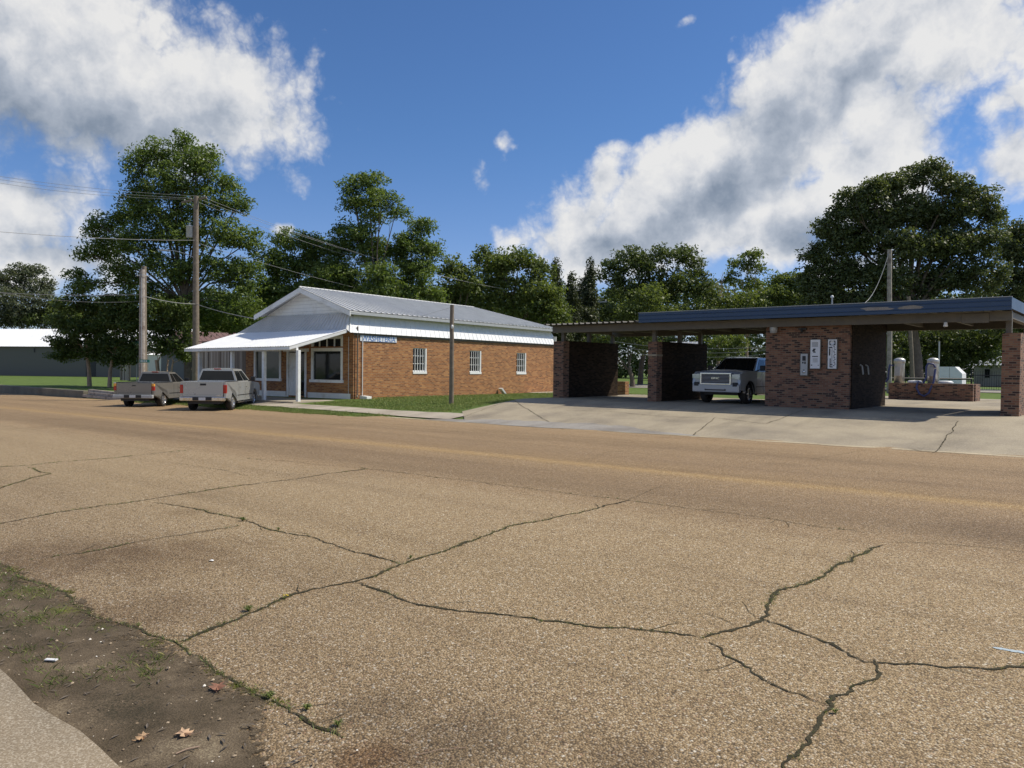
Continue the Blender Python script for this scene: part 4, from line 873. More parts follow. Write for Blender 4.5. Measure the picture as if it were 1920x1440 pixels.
# poles behind the right bay
def vpole(name, x0, y0, x1, y1, d, r, mat, label, group=None):
    a = P(x0, y0, d); a.z = H(a.x, a.y); c = P(x1, y1, d); return pole(name, a, c, r*1.1, r*.9, mat, label, group), c
po, PE = vpole('service_pole', 1668, 716, 1667.5, 468, 50, .15, M['wood_grey'], 'tall pale pole behind the car wash right bay with sagging cable')
vpole('service_pole', 1713, 714, 1703, 556, 54, .13, M['wood_pole'], 'slightly leaning tan pole behind and between the two vacuums')
a = P(1760, 700, 49); c = P(1761.5, 625, 49); m_ = MB(); m_.tube([(a.x, a.y, H(a.x, a.y)), (c.x, c.y, 3.7)], .045, 8); tag(m_.build('steel_post', M['grey_metal']), 'slim grey steel post just right of the blue hose vacuum', 'post')
def wire(a, b, sag, label, r=.010, grp='overhead wires'):
    a, b = Vector(a), Vector(b); pts = []; n = 24
    for i in range(n+1):
        t_ = i/n; p = a.lerp(b, t_); p.z -= sag*4*t_*(1-t_); pts.append(p)
    m_ = MB(); m_.tube(pts, r, 5, False); return tag(m_.build('overhead_wire', M['cable']), label, 'wire', grp)
def zray(px, py, z): d = ray(px, py); return Vector((0, 0, CZ))+d*((z-CZ)/d.z)
def outward(a, px, py, z, k=1.25): q_ = zray(px, py, z); return a+(q_-a)*k
A = PA
wire(A+Vector((-.68, -.5, -.2)), outward(A+Vector((-.68, -.5, -.2)), 0, 337, A.z), .35, 'lower of the three power wires leaving the crossarm leftwards')
wire(A+Vector((-.3, -.22, -.12)), outward(A+Vector((-.3, -.22, -.12)), 0, 331, A.z), .3, 'middle of the three power wires leaving the crossarm leftwards')
wire(A+Vector((.5, .37, .0)), outward(A+Vector((.5, .37, .0)), 0, 325, A.z+.1), .3, 'uppermost power wire leaving the crossarm leftwards')
wire(Vector((A.x, A.y, at_y(360, 452, 27.0).z)), outward(Vector((A.x, A.y, at_y(360, 452, 27.0).z)), 0, 430, 8.7), .2, 'single wire leaving the pole leftwards at transformer height', .014)
wire(PB, outward(PB, 0, 546, PB.z+.3), .15, 'telephone wire running left from the strapped old poles', .016)
wire(PB+Vector((0, 0, -.4)), outward(PB+Vector((0, 0, -.4)), 0, 540, PB.z-.1), .4, 'thinner lower telephone wire left of the strapped old poles', .007)
wire(PB+Vector((.1, 0, -.1)), Vector((A.x, A.y, at_y(368, 570, 27.0).z)), .12, 'cable looping between the strapped old poles and street pole', .022)
wire(Vector((A.x, A.y, at_y(368, 570, 27.0).z)), wpt(-7.4, -.5, 4.4), .1, 'white service cable from street pole to the laundry gable', .022)
for k, (o_, z_, sg, lb) in enumerate(((-1.15, 0, 1.6, 'left'), (0, .2, 1.4, 'middle'), (1.15, 0, 1.6, 'right'))):
    s0 = A+Vector((-.62*(1-k)*.8, -.45*(1-k)*.8, -.12)); wire(s0, PD+rt*o_+Vector((0, 0, -.25+z_*.2)), sg, lb+' power wire from the street pole to the distant crossarm', .011)
wire(Vector((A.x, A.y, at_y(368, 455, 27.0).z)), PD+Vector((0, 0, -2.6)), 1.3, 'low wire from street pole passing over the laundry roof', .011)
wire(PC, outward(PC, 700, 618, 4.4, 1.0), .02, 'thin slack wire from the cut off pole to the laundry roof', .006)
for k in range(2): wire(PD+Vector((0, 0, -.4-2.2*k)), P(1500+60*k, 640+20*k, 95), .8, ('upper', 'lower')[k]+' distant wire running right from the rear crossarm pole', .012)
wire(PE+Vector((0, 0, -.1)), P(1606, 572, 47), 1.0, 'pale sagging cable from the tall service pole to the roof', .02)
for k in range(3): wire(P(1150, 640+k*9, 70), P(1480, 646+k*7, 60), .5, ('top', 'middle', 'bottom')[k]+' wire seen through the open wash bays', .015)

# street sign on the old poles and stop sign top
so = at_y(271, 677, 20.75); so_ = empty('street_name_sign', so, 0, 'small green street name sign on the strapped old poles', 'sign')
m_ = MB(); m_.box(-.32, .32, -.012, .012, -.09, .09); m_.build('blade', M['green_sign'], so_); m_ = MB(); [m_.box(-.24+k*.11, -.17+k*.11, -.016, -.0125, -.04, .04) for k in range(4)]; m_.build('lettering', M['white'], so_); so_.rotation_euler.z = R_(35)
so = P(256, 643, 60); so_ = empty('street_name_sign', so, R_(40), 'small green street name sign partly hidden in the crape myrtle leaves', 'sign')
m_ = MB(); m_.box(-.35, .35, -.012, .012, -.10, .10); m_.build('blade', M['green_sign'], so_); m_ = MB(); m_.tube([(0, .04, .1), (0, .04, H(so.x, so.y)-so.z)], .03, 8); m_.build('post', M['grey_metal'], so_)

# ------------------------------------------------------------------ background buildings
def gabled(name, p0, p1, depth, hw, hr, label, wallm, roofm, over=.3, cat='building', openings=(), hip=0):
    """front wall from p0 to p1 (ground points), depth away from camera"""
    p0, p1 = Vector(p0), Vector(p1); p0.z = p1.z = min(H(p0.x, p0.y), H(p1.x, p1.y)); L = (p1-p0).length; ang = math.atan2(p1.y-p0.y, p1.x-p0.x)
    o = empty(name, p0, ang, label, cat); m_ = MB(); m_.box(0, L, 0, depth, -.3, hw); m_.build('wall', wallm, o)
    m_ = MB(); y0, y1, ym = -over, depth+over, depth/2; hs = (hr)/(ym+over)*over*0; zt_ = hw+.02
    corrugated(m_, (-over+hip, ym, zt_+hr), (L+over-hip, ym, zt_+hr), (L+over, y0, zt_), (-over, y0, zt_), .6, .03); corrugated(m_, (L+over-hip, ym, zt_+hr), (-over+hip, ym, zt_+hr), (-over, y1, zt_), (L+over, y1, zt_), .6, .03)
    for x in (0-over+.02, L+over-.02): m_.add([(x, y0, zt_-.01), (x, y1, zt_-.01), (x+(hip if x < 1 else -hip), ym, zt_+hr-.01)], [(0, 1, 2)])
    m_.build('roof', roofm, o)
    for (nm, a, b, z0, z1, mt) in openings:
        m_ = MB(); m_.box(a*L, b*L, -.05, -.004, z0, z1); m_.build(nm, mt, o)
    return o
q0 = zray(-120, 703, 0); q1 = zray(262, 703.5, 0); 
gabled('warehouse', P(-170, 703, 112), P(262, 703, 104), 24, 4.1, 3.1, 'long dark grey walled warehouse under a pale metal roof', M['grey_wall'], M['white_metal'], .4, openings=[('door', .78, .82, 0, 2.4, M['black']), ('vent', .56, .565, 3.3, 3.9, M['black'])])
gabled('cream_building', P(278, 703, 92), P(356, 703, 88), 10, 2.9, 1.2, 'sunlit cream building behind the crape myrtle trees', M['plaster'], M['white_metal'], .2)
gabled('brown_roofed_house', P(366, 702, 78), P(478, 702, 82), 12, 3.3, 2.1, 'house with dull brown shingle roof beyond the laundry porch', M['grey_wall'], M['brown_roof'], .5, 'house')
bs = empty('board_shed', wpt(-14.15, .25, 0), WR, 'weathered vertical board shed attached left of the laundry', 'shed')
m_ = MB(); m_.box(0, 4.6, 0, 3, -.2, 3.15); m_.build('board_wall', M['boards'], bs); m_ = MB(); m_.box(-.1, 4.62, -.2, 3.2, 3.155, 3.2); m_.build('roof', M['brown_roof'], bs)
wf = empty('board_fence', P(227, 705, 84), 0, 'short run of tan board fence behind the pewter pickup', 'fence'); e = P(258, 705, 82); wf.location.z = H(wf.location.x, wf.location.y); dv = e-Vector(wf.location); wf.rotation_euler.z = math.atan2(dv.y, dv.x)
m_ = MB(); [m_.box(k*.15, k*.15+.14, -.01, .01, 0, 1.85+.03*rnd.random()) for k in range(13)]; m_.build('panel', M['boards'], wf)
for x in (0, 1.7): m_ = MB(); m_.box(x, x+.1, -.12, -.02, 0, 1.97); m_.build('post', M['wood_grey'], wf)
# right background
gabled('white_gabled_house', P(1243, 699, 120), P(1292, 699, 118), 9, 3.6, 2.6, 'small white gabled house seen above the second bay wall', M['plaster'], M['grey_metal'], .3, 'house')
gabled('tan_roofed_house', P(1392, 700, 80), P(1446, 700, 76), 8, 1.75, 1.1, 'low white house with tan roof beside the brick equipment room', M['plaster'], M['brown_roof'], .4, 'house')
gabled('grey_house', P(1826, 704, 84), P(1900, 704, 78), 9, 2.2, 1.3, 'low grey house behind the steel fence at far right', M['gravel'], M['grey_metal'], .5, 'house', [('window', .3, .42, .9, 1.8, M['glass'])])
tk = P(1744, 716, 55); te = P(1790, 716, 54); dv = te-tk; tb = empty('white_container', (tk.x, tk.y, H(tk.x, tk.y)), math.atan2(dv.y, dv.x), 'white metal container with sloping end behind the right vacuum', 'container'); L = Vector((dv.x, dv.y)).length
m_ = MB(); m_.prism([(0, 0), (L, 0), (L+.45, 0), (L+.45, 1.3), (L, 1.78), (0, 1.78)], 'y', 0, 1.5); m_.build('body', M['white_metal'], tb); m_ = MB(); [m_.box(x, x+.03, -.012, -.002,   .05, 1.74) for x in (.55, 1.2)]; m_.build('door_seam', M['grey_metal'], tb)
# steel fence
a_ = P(1640, 709, 50); c_ = P(1822, 709, 50); rr_ = empty('pipe_rail', (a_.x, a_.y, a_.z), 0, 'dark horizontal pipe rail in front of the white container', 'rail'); v_ = c_-a_; v_.z = 0; m_ = MB(); m_.tube([(0, 0, 0), v_], .06, 8); m_.build('rail', M['black'], rr_)
for k in (0, .5, 1): m_ = MB(); m_.tube([v_*k+Vector((0, 0, -.001)), v_*k+Vector((0, 0, -1.0))], .045, 8); m_.build('post', M['black'], rr_)
fn = empty('steel_fence', P(1640, 712, 66), 0, 'dark steel picket fence behind the vacuum island', 'fence'); e = P(1880, 716, 60); fn.location.z = H(fn.location.x, fn.location.y); dv = e-Vector(fn.location); fn.rotation_euler.z = math.atan2(dv.y, dv.x); L = Vector((dv.x, dv.y)).length
for z in (.25, 1.15): m_ = MB(); m_.box(0, L, -.025, .025, z, z+.07); m_.build('rail', M['black'], fn); m_ = MB(); [m_.box(k*.16, k*.16+.02, .026, .046, .05, 1.5) for k in range(int(L/.16))]; m_.build('picket', M['black'], fn)
for k in range(int(L/2.4)+1): m_ = MB(); m_.box(k*2.4, k*2.4+.07, -.075, -.027, 0, 1.6); m_.build('post', M['black'], fn)
p = P(1160, 742, 43.5); m_ = MB(); m_.box(-.55, .55, -.2, .2, -.1, .88); o = m_.build('brick_pier', M['brick_orange']); o.location = (p.x, p.y, H(p.x, p.y)); tag(o, 'low tan brick pier behind the left wash bay', 'pier')
# gutter ledge on the left of the road
lg = empty('retaining_ledge', (-52, 20.5, H(-52, 20.5)), 0, 'low mossy concrete retaining ledge along the far kerb at left', 'ledge')
m_ = MB(); m_.box(-26, -2.9, -.15, .35, -.2, .46, .04); m_.build('wall', concrete_mat('mossy_concrete', (.13, .12, .085), (.06, .058, .04)), lg)
tm = empty('broken_timbers', (-52, 20.4, H(-52, 20.4)), 0, 'stacked broken grey timbers at the end of the ledge', 'timbers')
for k, (a, b, z, y) in enumerate(((-2.8, 3.2, .16, 0), (-2.2, 2.6, .34, .12), (-2.7, 1.3, .50, .3))):
    m_ = MB(); m_.bar((a, y, z-.02), (b, y+.1, z-.09), .24, .17); m_.build('timber', M['wood_grey'], tm)

# ------------------------------------------------------------------ pickups
def pickup(label, loc, rz, paint, lower=None, H_=1.88, L=5.85, Wd=2.02, cab=(-.95, 1.30), style='new', group='parked pickups'):
    root = empty('pickup_truck', loc, rz, label, 'pickup'); hl = L/2; hw = Wd/2; wr = .40 if style != 'old' else .375
    yr, yf = -hl+1.22, hl-1.0                                    # axles
    belt = 1.24*H_/1.88; rail = 1.29*H_/1.88; hood = 1.20*H_/1.88
    if style == 'new': belt, hood, rail = 1.30, 1.31, 1.38
    side = MB()
    def arc(yc, r, n=12): return [(yc+r*math.cos(math.pi-math.pi*i/n), wr+.04+r*math.sin(math.pi-math.pi*i/n)) for i in range(n+1)]
    ra = wr+.09
    poly = [(-hl+.04, .60)]+[(yr-ra, .56)]+arc(yr, ra)+[(yr+ra, .42), (yf-ra, .42)]+arc(yf, ra)+[(yf+ra, .55), (hl-.10, .55), (hl-.02, .80), (hl-.06, hood-.16), (hl-.22, hood-.03), (cab[1]+.55, hood+.03), (cab[1], belt+.01), (cab[0], belt+.01), (cab[0]-.02, rail), (-hl+.03, rail+.01)]
    cy = sum(p[0] for p in poly)/len(poly); cz = .9
    def insp(k): return [(p[0]+(cy-p[0])*.006*k, p[1]+(cz-p[1])*.05*k) if p[1] > 1.0 or p[0] in (poly[0][0],) else p for p in poly]
    n = len(poly)
    for s in (-1, 1):
        rings = [[(s*(hw-.11), a, b) for a, b in poly], [(s*(hw-.035), a, b) for a, b in poly], [(s*hw, a, b) for a, b in insp(1)]]
        for A_, B_ in zip(rings[:-1], rings[1:]): side.add(A_+B_, [(i, (i+1) % n, n+(i+1) % n, n+i) for i in range(n)])
        bm = bmesh.new(); vv = [bm.verts.new(v) for v in rings[2]]; f = bm.faces.new(vv); r_ = bmesh.ops.triangulate(bm, faces=[f]); bm.verts.index_update()
        side.add([v.co for v in bm.verts], [[v.index for v in f.verts] for f in bm.faces]); bm.free()
        bm = bmesh.new(); vv = [bm.verts.new(v) for v in rings[0]]; f = bm.faces.new(vv); bmesh.ops.triangulate(bm, faces=[f]); bm.verts.index_update()
        side.add([v.co for v in bm.verts], [[v.index for v in f.verts] for f in bm.faces]); bm.free()
    # hood, cowl, cab back, bed front
    hy = [cab[1]-.05, cab[1]+.5, hl-.5, hl-.2, hl-.08, hl-.03]; hzz = list(np.interp(hy, [cab[1]-.05, cab[1]+.55, hl-.22, hl-.06], [belt+.015, hood+.033, hood-.027, hood-.157])); hzz[-1] = hood-.21; vs = []
    for y, z in zip(hy, hzz):
        for k in range(9): x = (k/8-.5)*2*(hw-.085); vs.append((x, y, z+.05*(1-(k/4-1)**2)*(.2 if y > hl-.1 else 1)))
    side.add(vs, [(j*9+i, j*9+i+1, (j+1)*9+i+1, (j+1)*9+i) for j in range(5) for i in range(8)], True)
    side.box(-hw+.115, hw-.115, cab[0]-.02, cab[0]+.03, .5, belt)
    side.box(-hw+.10, hw-.10, cab[0]+.04, cab[1]-.1, .45, belt-.01)
    # cab greenhouse
    zb, zt_ = belt, H_-.05; wb, wt = hw-.075, hw-.30; yb0, yf0 = cab[0]+.0, cab[1]+.05; yb1, yf1 = cab[0]+.10, cab[1]-.78
    b4 = [Vector((-wb, yb0, zb)), Vector((wb, yb0, zb)), Vector((wb, yf0, zb)), Vector((-wb, yf0, zb))]; t4 = [Vector((-wt, yb1, zt_)), Vector((wt, yb1, zt_)), Vector((wt, yf1, zt_)), Vector((-wt, yf1, zt_))]
    side.add(b4+t4, [(0, 1, 5, 4), (1, 2, 6, 5), (2, 3, 7, 6), (3, 0, 4, 7)])
    rv = []
    for j in range(6):
        y = yb1+(yf1-yb1)*j/5
        for k in range(7): x = (k/6-.5)*2*wt; rv.append((x, y, zt_+.055*(1-(k/3-1)**4)*(1-abs(j/2.5-1)**5)))
    side.add(rv, [(j*7+i, j*7+i+1, (j+1)*7+i+1, (j+1)*7+i) for j in range(5) for i in range(6)], True)
    if style == 'new': side.box(-hw+.113, hw-.113, hl-.35, hl-.035, .55, hood-.20)
    else: side.box(-hw+.113, hw-.113, hl-.35, hl-.035, .55, hood-.20)
    body = side.build('body', paint, root)
    def glasspane(q, u0, u1, v0, v1, nm='window', mt='glass'):
        a, b, c, d = q; nn = (b-a).cross(d-a).normalized(); ctr = (a+b+c+d)/4
        if (ctr-Vector((0, ctr.y, .9))).dot(nn) < 0 and abs(nn.x) > .5: nn = -nn
        if abs(nn.x) <= .5 and nn.z < 0: nn = -nn
        f = lambda u, v: a.lerp(b, u).lerp(d.lerp(c, u), v)+nn*.006
        m_ = MB(); r = .06; pts = [(u0, v0), (u1, v0), (u1, v1), (u0, v1)]
        if isinstance(u0, tuple): pts = list(zip(u0, v0))
        vs = [f(*p_) for p_ in pts]; m_.add(vs, [tuple(range(len(vs)))]); return m_.build(nm, M[mt], root)
    Q = lambda i, j: (b4[i], b4[j], t4[j], t4[i])
    glasspane(Q(0, 1), .05, .95, .14, .86, 'rear_window')
    glasspane((b4[2], b4[3], t4[3], t4[2]), .04, .96, .06, .93, 'windscreen')
    for (i, j) in ((1, 2), (0, 3)):
        qq = Q(i, j); sp = .52 if style != 'old' else .34
        glasspane(qq, (.06, sp-.02, sp-.02, .06), None and 0 or 0, 0, 0) if 0 else None
        a, b, c, d = qq
        for us, vs_ in ((( .05, sp-.02, sp-.02, .06), (.10, .10, .86, .86)), ((sp+.02, .93, .90, sp+.02), (.10, .10, .86, .86))):
            nn = (b-a).cross(d-a).normalized(); nn = nn if nn.x*a.x > 0 else -nn
            f = lambda u, v: a.lerp(b, u).lerp(d.lerp(c, u), v)+nn*.006
            m_ = MB(); m_.add([f(u, v) for u, v in zip(us, vs_)], [(0, 1, 2, 3)]); m_.build('side_window', M['glass'], root)
    # doors: seam lines and handles
    m_ = MB(); yd = cab[0]+(cab[1]-cab[0])*(.5 if style != 'old' else .32)
    for s in (-1, 1):
        for y in (cab[0]+.03, yd, cab[1]+.02): m_.box(s*hw-.003, s*hw+.003, y-.006, y+.006, .50, belt-.06)
        m_.box(s*hw-.004, s*hw+.006, yr+ra+.05, yf-ra-.05, .66, .70)
    m_.build('door_seam', M['black'], root)
    for s in (-1, 1):
        for y in (yd+.12, cab[0]+.15) if style != 'old' else (yd+.1,):
            m_ = MB(); m_.box(s*hw-.01, s*hw+.025, y, y+.17, belt-.24, belt-.19, .006); m_.build('door_handle', paint, root)
        m_ = MB(); m_.box(s*(hw+.02), s*(hw+.24), cab[1]-.30, cab[1]-.20, belt+.03, belt+.25, .03) if s > 0 else m_.box(s*(hw+.24), s*(hw+.02), cab[1]-.30, cab[1]-.20, belt+.03, belt+.25, .03)
        m_.bar((s*(hw-.08), cab[1]-.22, belt+.04), (s*(hw+.05), cab[1]-.25, belt+.08), .05, .05); m_.build('mirror', M['black'], root)
    # bed
    m_ = MB(); m_.box(-hw+.112, hw-.112, -hl+.10, cab[0]-.03, .74, .78); m_.build('bed_floor', M['black'], root)
    m_ = MB(); [m_.box(s*(hw-.055)-.05, s*(hw-.055)+.05, -hl+.12, cab[0]-.04, rail+.006, rail+.025) for s in (-1, 1)]; m_.build('bed_rail_cap', M['black'], root)
    m_ = MB(); m_.box(-hw+.14, hw-.14, -hl+.0, -hl+.07, .66, rail-.0, .012); tg = m_.build('tailgate', paint, root)
    m_ = MB(); m_.box(-.13, .13, -hl-.012, -hl+.01, rail-.17, rail-.08, .004) if style != 'old' else m_.box(-.09, .09, -hl-.012, -hl+.01, rail-.16, rail-.11, .004); m_.build('handle', M['black'], tg)
    m_ = MB(); m_.box(-hw+.22, hw-.22, -hl-.003, -hl+.002, .742, .750); m_.build('crease', M['black'], tg)
    if style == 'old': 
        m_ = MB(); m_.box(-hw+.14, hw-.14, -hl+.005, -hl+.06, rail+.002, rail+.02); m_.build('top_cap', M['black'], tg)
    else:
        m_ = MB(); m_.box(hw-.42, hw-.24, -hl-.008, -hl+.002, .70, .735); m_.build('badge', M['chrome'], tg)
    for s in (-1, 1):
        x0, x1 = sorted((s*(hw-.135), s*(hw+.004)))
        m_ = MB()
        if style == 'old':
            m_.box(x0, x1, -hl-.005, -hl+.13, .86, 1.06, .02); tl = m_.build('taillight', M['red_lens'], root); m_ = MB(); m_.box(x0+.005, x1-.003, -hl-.012, -hl+.125, 1.065, 1.20, .02); m_.build('amber_lens', M['amber_lens'], tl); m_ = MB(); m_.box(x0+.01, x1-.006, -hl-.008, -hl+.1, 1.205, 1.26, .01); m_.build('reverse_lens', M['chrome'], tl)
        else: m_.box(x0, x1, -hl-.005, -hl+.14, .82, 1.20, .02); m_.build('taillight', M['red_lens'], root)
    # bumpers
    m_ = MB(); m_.box(-hw+.02, hw-.02, -hl-.14, -hl+.03, .48, .655, .03) ; bp = m_.build('rear_bumper', M['chrome'] if style != 'old' else M['grey_metal'], root)
    m_ = MB(); m_.box(-.42, .42, -hl-.146, -hl-.13, .50, .65); m_.build('step_pad', M['black'], bp)
    m_ = MB(); m_.box(-.15, .15, -hl-.155, -hl-.148, .51, .64); m_.build('licence_plate', M['plate'], bp)
    m_ = MB(); m_.box(-hw+.3, hw-.3, -hl+.1, hl-.5, .34, .58); m_.box(-hw+.16, hw-.16, yr-.5, yr+.5, .5, .72); m_.box(-hw+.16, hw-.16, yf-.5, yf+.4, .5, .9); m_.tube([(-hw+.2, yr, wr), (hw-.2, yr, wr)], .07, 8); m_.lathe([(.002, -.1), (.14, -.08), (.14, .08), (.002, .1)], 12, (0, yr, wr)); m_.build('underbody', M['black'], root)
    m_ = MB(); m_.box(-.3, .3, hl-.12, hl, .42, .55)
    if style != 'old': 
        b2 = MB(); [b2.bar((s*(hw-.02), yr+ra+.1, .36), (s*(hw-.02), yf-ra-.1, .36), .10, .06) for s in (-1, 1)]; b2.build('running_board', M['chrome'], root)
    fbm = MB(); fbm.box(-hw+.02, hw-.02, hl-.16, hl+.04, .46, .80 if style != 'new' else .78, .04); fb = fbm.build('front_bumper', paint if style == 'new' else M['chrome'], root)
    g0, g1, gz0, gz1 = -.55, .55, .72, 1.10
    if style == 'new': g0, g1, gz0, gz1 = -.60, .60, .80, 1.20
    m_ = MB(); m_.box(g0-.06, g1+.06, hl-.1, hl+.05, gz0-.04, gz0+.02, .012); m_.box(g0-.06, g1+.06, hl-.1, hl+.05, gz1-.02, gz1+.045, .012); m_.box(g0-.06, g0+.0, hl-.1, hl+.05, gz0, gz1, .012); m_.box(g1, g1+.06, hl-.1, hl+.05, gz0, gz1, .012); gr_ = m_.build('grille_surround', M['chrome'], root)
    m_ = MB(); m_.box(g0, g1, hl-.1, hl+.01, gz0, gz1); m_.build('grille_mesh', M['black'], gr_); m_ = MB(); [m_.box(g0, g1, hl+.011, hl+.035, gz0+.03+k*.052, gz0+.042+k*.052) for k in range(7)]; m_.build('grille_bar', M['grey_metal'], gr_)
    if style == 'new':
        me = text_mesh('GMC', .13, .006, .003); me.materials.append(M['chrome']); o = bpy.data.objects.new('badge', me); sc.collection.objects.link(o); o.parent = gr_; o.location = (0, hl+.045, (gz0+gz1)/2+.02); o.rotation_euler = (R_(90), 0, R_(180)); o.scale = (1.25, .8, 1)
        m_ = MB(); m_.box(-.4, .4, hl+.035, hl+.055, .53, .58); m_.build('lower_grille', M['black'], fb)
        for s in (-1, 1):
            m_ = MB(); x0, x1 = sorted((s*(hw-.10), s*(hw-.30))); m_.box(x0, x1, hl-.02, hl+.05, .70, .86, .02); m_.build('fog_lamp', M['black'], fb)
            m_ = MB(); m_.lathe([(.002, 0), (.035, 0), (.04, .02)], 10, (0, 0, 0), 'x'); m_.v = [(s*.42+y, hl+.05-x, z+.56) for x, y, z in m_.v]; m_.build('tow_hook', M['black'], fb)
    for s in (-1, 1):
        m_ = MB(); x0, x1 = sorted((s*(g1+.08), s*(hw-.01))); m_.prism([(x0, gz1-.22), (x1, gz1-.18), (x1, gz1-.02), (x0, gz1-.01)], 'y', hl-.20, hl+.01); m_.build('headlight', M['clear_lens'], root)
    # wheels
    for s in (-1, 1):
        for y in (yr, yf):
            wx = s*(hw-.17); w_ = empty('wheel', (wx, y, wr)); w_.parent = root
            m_ = MB(); wd = .13; m_.lathe([(wr*.60, -wd*.9), (wr*.9, -wd), (wr*.985, -wd*.75), (wr, -wd*.3), (wr, wd*.3), (wr*.985, wd*.75), (wr*.9, wd), (wr*.60, wd*.9)], 28, (0, 0, 0), 'x'); m_.build('tyre', M['rubber'], w_)
            m_ = MB(); m_.lathe([(wr*.62, s*wd*.92), (wr*.56, s*wd*.8), (wr*.5, s*wd*.35), (.002, s*wd*.3)], 24, (0, 0, 0), 'x'); m_.lathe([(.002, s*wd*.85), (.06, s*wd*.8), (.075, s*wd*.3)], 12, (0, 0, 0), 'x')
            for k in range(6):
                a = k*math.pi/3; m_.bar((s*wd*.62, 0, 0), (s*wd*.75, math.cos(a)*wr*.58, math.sin(a)*wr*.58), .055, .05)
            m_.build('rim', M['rim'], w_)
            m_ = MB(); m_.lathe([(wr*.54, s*wd*.42), (.002, s*wd*.38)], 20, (0, 0, 0), 'x'); m_.build('brake_disc', M['black'], w_)
    m_ = MB(); m_.box(-.16, .16, cab[0]+.02, cab[0]+.07, H_-.065, H_-.02, .008); m_.build('brake_lamp', M['red_lens'], root)
    for c in root.children:
        if c.name.startswith('underbody'): pass
    return root
def place_truck(px, py, fwd, rz, **k):
    """rear-right tyre contact seen at px,py"""
    return onground(px, py)
tr_h = R_(YAW+4.5)
def from_rear_right(px, py, rz, L, Wd):
    p = onground(px, py); loc = Vector(((Wd/2-.17), -L/2+1.22, 0)); c = p-Matrix.Rotation(rz, 3, 'Z')@loc; c.z = H(c.x, c.y)+.0; return c
rzS = R_(YAW+4.0); c = from_rear_right(432, 769, rzS, 5.8, 2.02)
pickup('silver crew cab pickup parked nose in before the porch', c, rzS, M['silver'], style='mid', L=5.8, H_=1.95)
rzP = R_(YAW+1.0); c = from_rear_right(303, 762, rzP, 5.6, 1.98)
pickup('pewter grey pickup with amber and red lamps left of the silver one', c, rzP, M['pewter'], H_=1.80, L=5.6, Wd=1.98, cab=(-.55, 1.1), style='old')
pickup('white fronted pickup facing out of the middle wash bay', (-13.55, 31.55, .356), R_(180), M['whitecar'], H_=1.93, L=5.9, Wd=2.05, style='new')

# ------------------------------------------------------------------ litter on the near ground
def leaf_litter(px, py, s, col, label, rz):
    pts = [(0, -1), (.12, -.55), (.5, -.65), (.25, -.25), (.75, -.1), (.35, .1), (.6, .5), (.2, .4), (.05, 1), (-.15, .45), (-.6, .55), (-.3, .1), (-.8, -.05), (-.25, -.3), (-.45, -.7), (-.1, -.5)]
    m_ = MB(); vs = [(0, 0, .012)]+[(a*s, b*s, .006+.018*abs(a)+.01*math.sin(b*5)) for a, b in pts]; n = len(pts); m_.add(vs, [(0, 1+i, 1+(i+1) % n) for i in range(n)]); m_.tube([(0, -s, .008), (0, -s*1.5, .02)], .002, 5)
    o = m_.build('fallen_leaf', plain('dry_leaf', col, .7, var=.3, scale=30)); p = onground(px, py); o.location = (p.x, p.y, p.z+.018); o.rotation_euler.z = rz; tag(o, label, 'leaf')
leaf_litter(408, 1297, .06, (.24, .11, .065), 'reddish brown lobed leaf lying on the dark mud', 1.0)
leaf_litter(345, 1386, .055, (.50, .33, .20), 'pale tan fallen leaf on the mud near the kerb', 2.2); leaf_litter(268, 1392, .04, (.42, .27, .15), 'small curled tan leaf beside the kerb edge', .3)
m_ = MB(); m_.box(-.035, .035, -.012, .012, .0, .006); o = m_.build('paper_scrap', M['white']); p = onground(96, 1246); o.location = (p.x, p.y, p.z+.026); o.rotation_euler.z = .6; tag(o, 'small white paper scrap on the muddy gutter', 'litter')
m_ = MB(); blobv = [(math.cos(a)*.03*(.7+.5*rnd.random()), math.sin(a)*.02, .004+.01*rnd.random()) for a in [k*math.pi/4 for k in range(8)]]; m_.add([(0, 0, .018)]+blobv, [(0, 1+i, 1+(i+1) % 8) for i in range(8)]); o = m_.build('white_litter', M['white']); p = onground(397, 1053); o.location = (p.x, p.y, p.z+.002); tag(o, 'crumpled white litter on the tan pavement at left', 'litter')
m_ = MB(); m_.tube([(-.05, 0, .005), (0, .006, .008), (.05, 0, .005)], .0035, 6); o = m_.build('twig', M['bark_pale']); p = onground(352, 1416); o.location = (p.x, p.y, p.z+.018); o.rotation_euler.z = 1.4; tag(o, 'short pale twig on the mud near the kerb', 'twig')
m_ = MB(); m_.tube([(-.09, 0, .004), (0, .012, .006), (.12, 0, .005)], .0018, 5); o = m_.build('straw', M['bark_pale']); p = onground(825, 1412); o.location = (p.x, p.y, p.z+.004); o.rotation_euler.z = 1.0; tag(o, 'dry grass straw on the dark stained pavement', 'straw')
pm = MB()
for k in range(7): blob(pm, onground(1870+k*14, 1216+k*2.4), .022, .004, 8)
struct(pm.build('paint_mark', plain('pale_blue_chalk', (.40, .47, .50), .8, var=.2, scale=60)))
